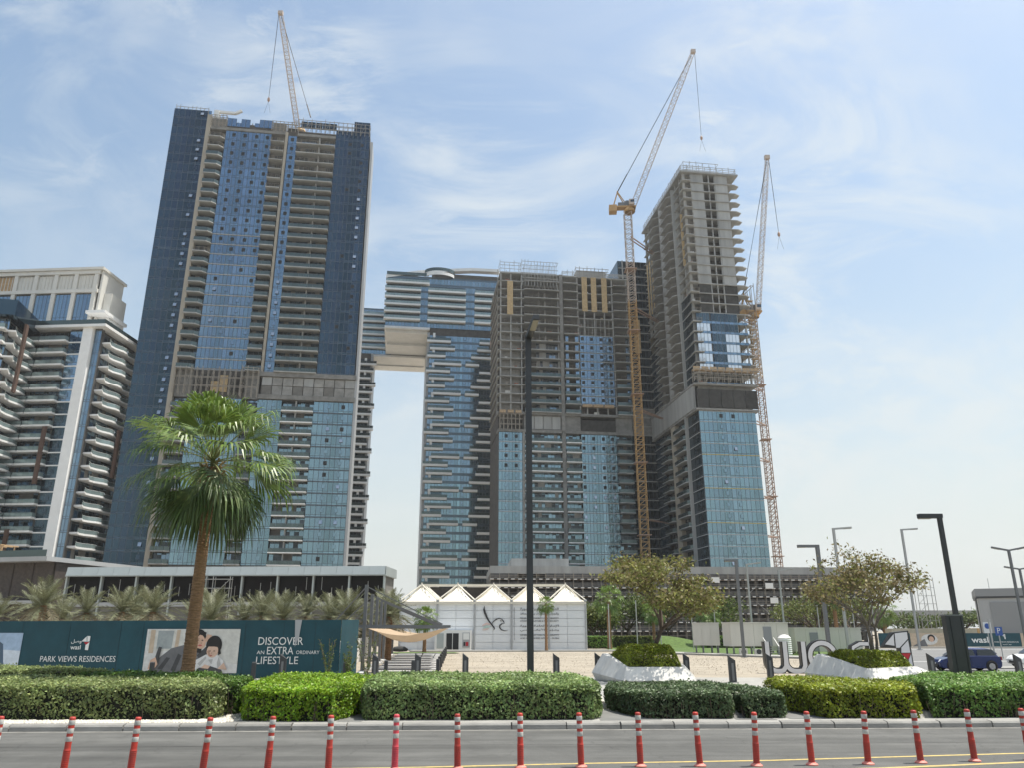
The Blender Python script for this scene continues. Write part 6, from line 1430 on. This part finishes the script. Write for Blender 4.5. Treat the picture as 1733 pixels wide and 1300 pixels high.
letter(arc(.85, .95, .82, .82, 0, 360, 28), .40, 'big standing white letter a, round, partly behind the right planter', (19.0, 52, .05))
letter([(1.5, 1.70), (.6, 1.72), (.15, 1.5), (.1, 1.15), (.4, .92), (1.1, .85), (1.4, .6), (1.3, .3), (.9, .15), (.1, .15)], .34, 'big standing white letter s, mostly hidden behind the planter shrubs', (21.7, 52, .05))
letter([(.15, 0), (.15, 2.5)], .40, 'big standing white letter l behind the twin tree stems', (22.85, 52, .05))
LG = empty('logo_sign', (24.0, 52, .05)); tag(LG, 'faceted white and red figure-one logo standing right of the big letters', 'logo sign')
fac = [([(-.1, 1.55), (.55, 2.30), (.50, 1.45)], 0), ([(.62, 2.35), (1.42, 2.45), (1.42, 1.95), (.80, 1.30), (.58, 1.30)], 0), ([(.92, 1.32), (1.42, 1.85), (1.45, .95), (.88, .95)], 0), ([(.86, .90), (1.45, .90), (1.25, .45)], 1), ([(1.28, .45), (1.48, .85), (1.50, 0), (1.28, 0)], 0)]
ol = [(-.22, 1.40), (.5, 2.42), (1.52, 2.55), (1.58, 0), (1.15, 0), (.8, .7), (.8, 1.25), (-.22, 1.30)]
lift = lambda q: [(x, z if z == 0 else .38+z*.84) for x, z in q]
fac = [(lift(q), m_) for q, m_ in fac]; ol = lift(ol)
mb = MB(); n = len(ol); mb.v = [(x, 0, z) for x, z in ol]+[(x, .45, z) for x, z in ol]; mb.f = [tuple(range(n-1, -1, -1)), tuple(range(n, 2*n))]+[(i, (i+1) % n, n+(i+1) % n, n+i) for i in range(n)]; mb.m = [0]*(n+2); mb.build('logo_body', 'letter_side', LG)
for pts, m_ in fac: MB().poly([(x, -.02, z) for x, z in pts]).build('logo_facet', ['letter_face', 'logo_red'][m_], LG)

# ------------------------------------------------------------------ site cabins
mat('cabin_cream', (.56, .54, .48), .6, var=.06, vscale=.6, streak=True); mat('cabin_grey', (.24, .25, .26), .6)
def cabin(loc, rz, w, d, h, z0, label, door=None, stairs=False):
    r = empty('site_cabin', loc, rz); tag(r, label, 'cabin', 'site cabins')
    mb = MB()
    n = max(3, round(w/1.2)); p = w/n
    for i in range(n): MB().box(i*p+.012, (i+1)*p-.012, 0, .05, z0+.02, z0+h-.02).build('wall_panel', 'cabin_cream', r)
    mb.box(0, w, .05, d, z0, z0+h); mb.build('cabin_body', 'cabin_cream', r); MB().box(-.06, w+.06, -.06, d+.06, z0+h, z0+h+.12).build('roof', 'cabin_cream', r)
    if door: MB().box(door, door+.9, -.05, .0, z0+.05, z0+2.0).build('door', 'cabin_grey', r)
    if z0 > .3:
        for x in (.2, w/3, w*2/3, w-.3): MB().box(x, x+.15, .1, .25, 0, z0).build('leg', 'grey_steel', r); MB().box(x, x+.15, d-.3, d-.15, 0, z0).build('leg', 'grey_steel', r)
    if stairs:
        for k in range(4): MB().box(door-.1, door+1.0, -.35-.3*k, -.05-.3*k, z0-.2-(k)*.2-.05, z0-.2-k*.2).build('step', 'steel_light', r)
        mb = MB()
        for x in (door-.12, door+1.02): mb.bar((x, -.05, z0+.9), (x, -1.5, .9), .05, .05); mb.bar((x, -1.5, 0), (x, -1.5, .95), .05, .05)
        mb.build('handrail', 'white_frame', r)
    return r
cabin((23.4, 86.5, 0), R(4), 6.4, 2.6, 2.35, .95, 'cream cabin on stilts with grey door and white stairs', 3.6, True)
cabin((20.5, 91.5, 0), R(-12), 2.9, 2.6, 2.35, .95, 'shorter cream cabin left of the one with stairs')
cabin((29.8, 93.5, 0), R(-2), 4.0, 2.6, 2.3, .35, 'cream cabin partly hidden behind the stilted cabin')
cabin((31.2, 89.2, 0), R(-3), 7.2, 2.6, 2.4, .35, 'cream cabin with a grey door right of the others', 1.6)
for i, (x, z) in enumerate(((24.0, .5), (25.6, .45))):
    r = empty('cooling_unit', (x, 85.6, .02)); tag(r, ['round-fan cooling unit under the stilted cabin', 'boxy cooling unit under the stilted cabin'][i], 'cooling unit', 'cooling units under the cabin'); MB().box(0, 1.1 if i else .8, 0, .4, .1, .1+z*1.3).build('casing', 'cabin_cream', r); mb = MB().lathe([(.02, 0), (.26, 0), (.26, .03), (.02, .03)], 14); q = mb.build('fan_grille', 'dark_steel', r, (.4, -.01, .42)); q.rotation_euler = (R(90), 0, 0)
r = empty('water_tank', (29.2, 87.0, 0)); tag(r, 'white ribbed water tank beside the cabin stairs', 'water tank'); pr = []
for k in range(9): pr += [(.72, .1+k*.2), (.77, .2+k*.2)]
MB().lathe([(.7, 0)]+pr+[(.5, 2.05), (.2, 2.15)], 18).build('tank_body', 'white_frame', r)

# ------------------------------------------------------------------ cars
mat('car_blue', (.010, .026, .105), .2, metal=.35, spec=.6); mat('car_white', (.68, .68, .68), .25, spec=.6); mat('car_glass', (.012, .015, .018), .08, spec=.8); mat('tyre', (.018, .018, .018), .85); mat('rim', (.40, .40, .41), .35, metal=.8); mat('lamp_clear', (.65, .66, .68), .15, spec=.8); mat('lamp_red', (.28, .01, .01), .25); mat('car_black', (.015, .015, .016), .5); mat('plate', (.68, .68, .66), .5)
def car(loc, rz, L, paint, hatch, label):
    """car along +x (nose at +x); side profiles lofted across the width"""
    r = empty('car', loc, rz); tag(r, label, 'car', 'cars on the right')
    hb = [(-L/2, .42), (-L/2+.02, .62), (-L/2+.06, .92)] + ([(-L/2+.16, 1.0)] if hatch else [(-L/2+.3, 1.02), (-L/2+.75, 1.02)])
    low = [(-L/2+.02, .30), (-L/2-.02, .55), (-L/2+.05, .88), (-L/2+.30, .97), (-L*.1, .97), (L*.18, .94), (L*.34, .86), (L/2-.18, .72), (L/2, .55), (L/2-.03, .30), (L/2-.15, .20), (-L/2+.15, .20)]
    roof = ([(-L/2+.10, .95), (-L/2+.42, 1.36), (-L*.28, 1.45), (0, 1.48), (L*.09, 1.42), (L*.29, .92)] if hatch else [(-L/2+.75, .95), (-L*.24, 1.36), (-L*.10, 1.45), (.02*L, 1.45), (L*.10, 1.40), (L*.29, .92)])
    def loft(prof, ws, m, name, par=r):
        mb = MB(); n = len(prof); secs = []
        for (y, sx, dz) in ws:
            cx = sum(p[0] for p in prof)/n; secs.append([(cx+(x-cx)*sx, y, z+(dz if z > .9 else 0)) for x, z in prof])
        for s in secs: mb.v += s
        for k in range(len(secs)-1):
            for i in range(n): j = (i+1) % n; mb.f.append((k*n+i, k*n+j, (k+1)*n+j, (k+1)*n+i)); mb.m.append(0)
        mb.f.append(tuple(range(n-1, -1, -1))); mb.m.append(0); mb.f.append(tuple((len(secs)-1)*n+i for i in range(n))); mb.m.append(0)
        return mb.build(name, m, par, smooth=False)
    body = loft(low, [(-.85, .965, -.03), (-.80, .99, 0), (-.4, 1.0, .02), (.4, 1.0, .02), (.80, .99, 0), (.85, .965, -.03)], paint, 'body')
    loft(roof, [(-.74, .97, -.10), (-.62, 1, -.02), (0, 1.0, .01), (.62, 1, -.02), (.74, .97, -.10)], paint, 'cabin_roof')
    gx = [(a*.93+.0, .97+(b-.97)*.86) for a, b in roof]
    for s in (-1, 1):                                   # side windows follow the leaning cabin wall
        for (t0, t1) in ((0.06, .46), (.50, .92)):
            xa, xb = roof[0][0]+(roof[-1][0]-roof[0][0])*t0, roof[0][0]+(roof[-1][0]-roof[0][0])*t1
            ta = max(xa+.12, roof[1][0]+.08); tb = min(xb-.05, roof[-2][0]-.02); 
            q = [(xa, s*.80, .98), (xb, s*.80, .98), (tb, s*.745, 1.37), (ta, s*.745, 1.37)]
            MB().poly(q if s < 0 else q[::-1]).build('side_window', 'car_glass', r)
    a, b = roof[-2], roof[-1]; MB().poly([(b[0]-.03, -.64, b[1]+.07), (b[0]-.03, .64, b[1]+.07), (a[0]+.05, .56, a[1]-.03), (a[0]+.05, -.56, a[1]-.03)]).build('windscreen', 'car_glass', r)
    a, b = roof[1], roof[0]; MB().poly([(b[0]+.02, .6, b[1]+.12), (b[0]+.02, -.6, b[1]+.12), (a[0]-.05, -.54, a[1]-.03), (a[0]-.05, .54, a[1]-.03)]).build('rear_window', 'car_glass', r)
    for x in (L*.5-.78, -L*.5+.72):
        for s in (-1, 1):
            w = MB().lathe([(.16, -.10), (.30, -.10), (.315, -.07), (.315, .07), (.30, .10), (.16, .10)], 22).build('wheel', 'tyre', r, (x, s*.80, .315)); w.rotation_euler = (R(90), 0, 0)
            mb = MB().lathe([(.03, 0), (.19, 0), (.205, .02), (.205, .03)], 20); rm = mb.build('rim', 'rim', w, (0, 0, .075 if s < 0 else -.105))
            mb = MB()
            for k in range(5): t = k*2*math.pi/5; mb.bar((.04*math.cos(t), .04*math.sin(t), 0), (.2*math.cos(t), .2*math.sin(t), 0), .05, .03)
            mb.build('spokes', 'rim', w, (0, 0, .11 if s < 0 else -.11))
            MB().lathe([(.31, 0), (.36, 0), (.36, .02), (.31, .02)], 22).build('wheel_arch', 'car_black', r, (x, s*.875, .33)).rotation_euler = (R(90), 0, 0)
    for s in (-1, 1):
        MB().poly([(L/2-.10, s*.80, .60), (L/2-.02, s*.52, .58), (L/2-.16, s*.52, .73), (L/2-.38, s*.82, .76)][::s]).build('headlight', 'lamp_clear', r)
        MB().box(-L/2-.03, -L/2+.05, min(s*.82, s*.6), max(s*.82, s*.6), .70, .92).build('tail_light', 'lamp_red', r)
        MB().box(L*.13, L*.13+.18, min(s*.86, s*1.0), max(s*.86, s*1.0), .93, 1.06).build('door_mirror', paint, r)
    MB().box(L/2-.06, L/2+.01, -.5, .5, .28, .46).build('grille', 'car_black', r); MB().box(L/2+.0, L/2+.015, -.25, .25, .44, .54).build('number_plate', 'plate', r)
    for s in (-1, 1): MB().box(-.05*L, -.05*L+.2, min(s*.862, s*.875), max(s*.862, s*.875), .80, .84).build('door_handle', paint, r); MB().box(L*-.01, L*-.01+.012, min(s*.86, s*.868), max(s*.86, s*.868), .32, .92).build('door_seam', 'car_black', r)
    return r
car((30.4, 54.8, .015), R(176), 4.0, 'car_blue', True, 'dark blue hatchback driving behind the black lamp pillar')
car((39.3, 60.6, .015), R(186), 4.4, 'car_white', False, 'white saloon car entering at the right edge')

# ------------------------------------------------------------------ far right: hoarding, container, grey building, viaduct
H2 = empty('hoarding', (58, 128, 0)); tag(H2, 'far low hoarding at the right with green panels and pictures', 'hoarding')
segs = [(0, 5, 'hoard_green'), (5, 11, 'pic'), (11, 17.5, 'hoard_green'), (17.5, 22.5, 'hoard_green'), (22.5, 30, 'pic'), (30, 50, 'hoard_green')]
for a, b, m_ in segs:
    MB().box(a+.02, b-.02, 0, .1, .1, 2.15).build('printed_sheet', 'hoard_green' if m_ != 'pic' else 'p_tan', H2)
    if m_ == 'pic': flat('printed_picture', [(0, ell((a+b)/2, 1.2, 1.3, .8)), (1, ell((a+b)/2+.3, 1.4, .6, .55)), (2, ell((a+b)/2+.3, 1.25, .4, .42)), (3, [(a+.2, .15), (a+2.2, 1.3), (a+2.6, .15)])], -.02, H2, ['p_sofa', 'p_hair', 'p_skin', 'p_grey'], .006)
text('lettering', 'wasl', 14.6, 17.3, .7, 1.6, -.03, 'print_white', H2, bold=.02); logo_one(19.6, 1.25, .75, -.03, H2, 'print_white', 'print_white'); text('lettering', 'PARK VIEWS RESIDENCES', 18.2, 22.0, .72, .92, -.03, 'print_white', H2); text('lettering', 'wasl1.ae', 19.4, 20.8, .38, .54, -.03, 'print_white', H2)
mat('container_tan', (.42, .38, .29), .7, var=.1, vscale=1)
r = empty('shipping_container', (64, 136, 0)); tag(r, 'long pale corrugated container behind the far hoarding', 'container')
mb = MB()
for k in range(60): mb.box(k*.24, k*.24+.14, -.05, 0, .2, 2.75)
mb.build('corrugation', 'container_tan', r); MB().box(0, 14.4, 0, 2.4, .1, 2.85).build('container_body', 'container_tan', r); MB().box(14.4, 14.8, -.1, 2.5, .1, 2.9).build('container_post', 'crane_yellow', r)
GB = empty('grey_building', (111, 190, 0), R(-28)); tag(GB, 'pale grey shed with a large dark grey panel at the right edge', 'building')
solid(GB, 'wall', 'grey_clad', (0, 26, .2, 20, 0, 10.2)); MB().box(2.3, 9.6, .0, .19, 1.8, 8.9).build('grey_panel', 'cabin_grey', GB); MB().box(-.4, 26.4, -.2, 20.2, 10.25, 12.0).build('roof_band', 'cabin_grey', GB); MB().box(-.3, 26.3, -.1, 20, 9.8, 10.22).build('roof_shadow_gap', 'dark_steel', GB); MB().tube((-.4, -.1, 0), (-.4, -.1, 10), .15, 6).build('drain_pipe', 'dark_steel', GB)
MB().box(12, 15, .0, .19, 1.8, 8.9).build('grey_panel', 'cabin_grey', GB); MB().tube((3, 5, 12), (3, 5, 14.6), .06, 5).build('antenna', 'steel_light', GB); MB().box(9, 11, -.3, .1, 0, 1.2).build('plant_box', 'brown_clad', GB)
VD = empty('viaduct', (140, 300, 0), R(-3)); tag(VD, 'pale concrete viaduct crossing behind the trees on the right', 'viaduct')
MB().prism([(-60, 0), (90, 0), (90, 9), (-60, 9)], 6.6, 8.4).build('deck', 'concrete', VD); MB().prism([(-60, -.8), (90, -.8), (90, 0), (-60, 0)], 7.8, 9.6).build('parapet', 'concrete', VD)
for k in range(5): MB().lathe([(1.2, 0), (1.2, 5), (2.2, 6.6)], 12).build('pier', 'concrete', VD, (-50+k*32, 4.5, 0))
# ------------------------------------------------------------------ dusty air
hm = bpy.data.materials.new('haze_air'); hm.use_nodes = True; MATS['haze_air'] = hm
t = hm.node_tree; t.nodes.remove(t.nodes['Principled BSDF'])
pv = N(t, 'ShaderNodeVolumePrincipled'); pv.inputs['Color'].default_value = (.93, .95, .97, 1); pv.inputs['Density'].default_value = 0.00013; pv.inputs['Anisotropy'].default_value = 0.3
t.links.new(pv.outputs[0], t.nodes['Material Output'].inputs['Volume'])
hzo = MB().box(-1600, 1600, -700, 2600, -1.2, 245).build('haze', 'haze_air'); tag(hzo, 'thin dusty haze filling the air', 'haze', kind='stuff')
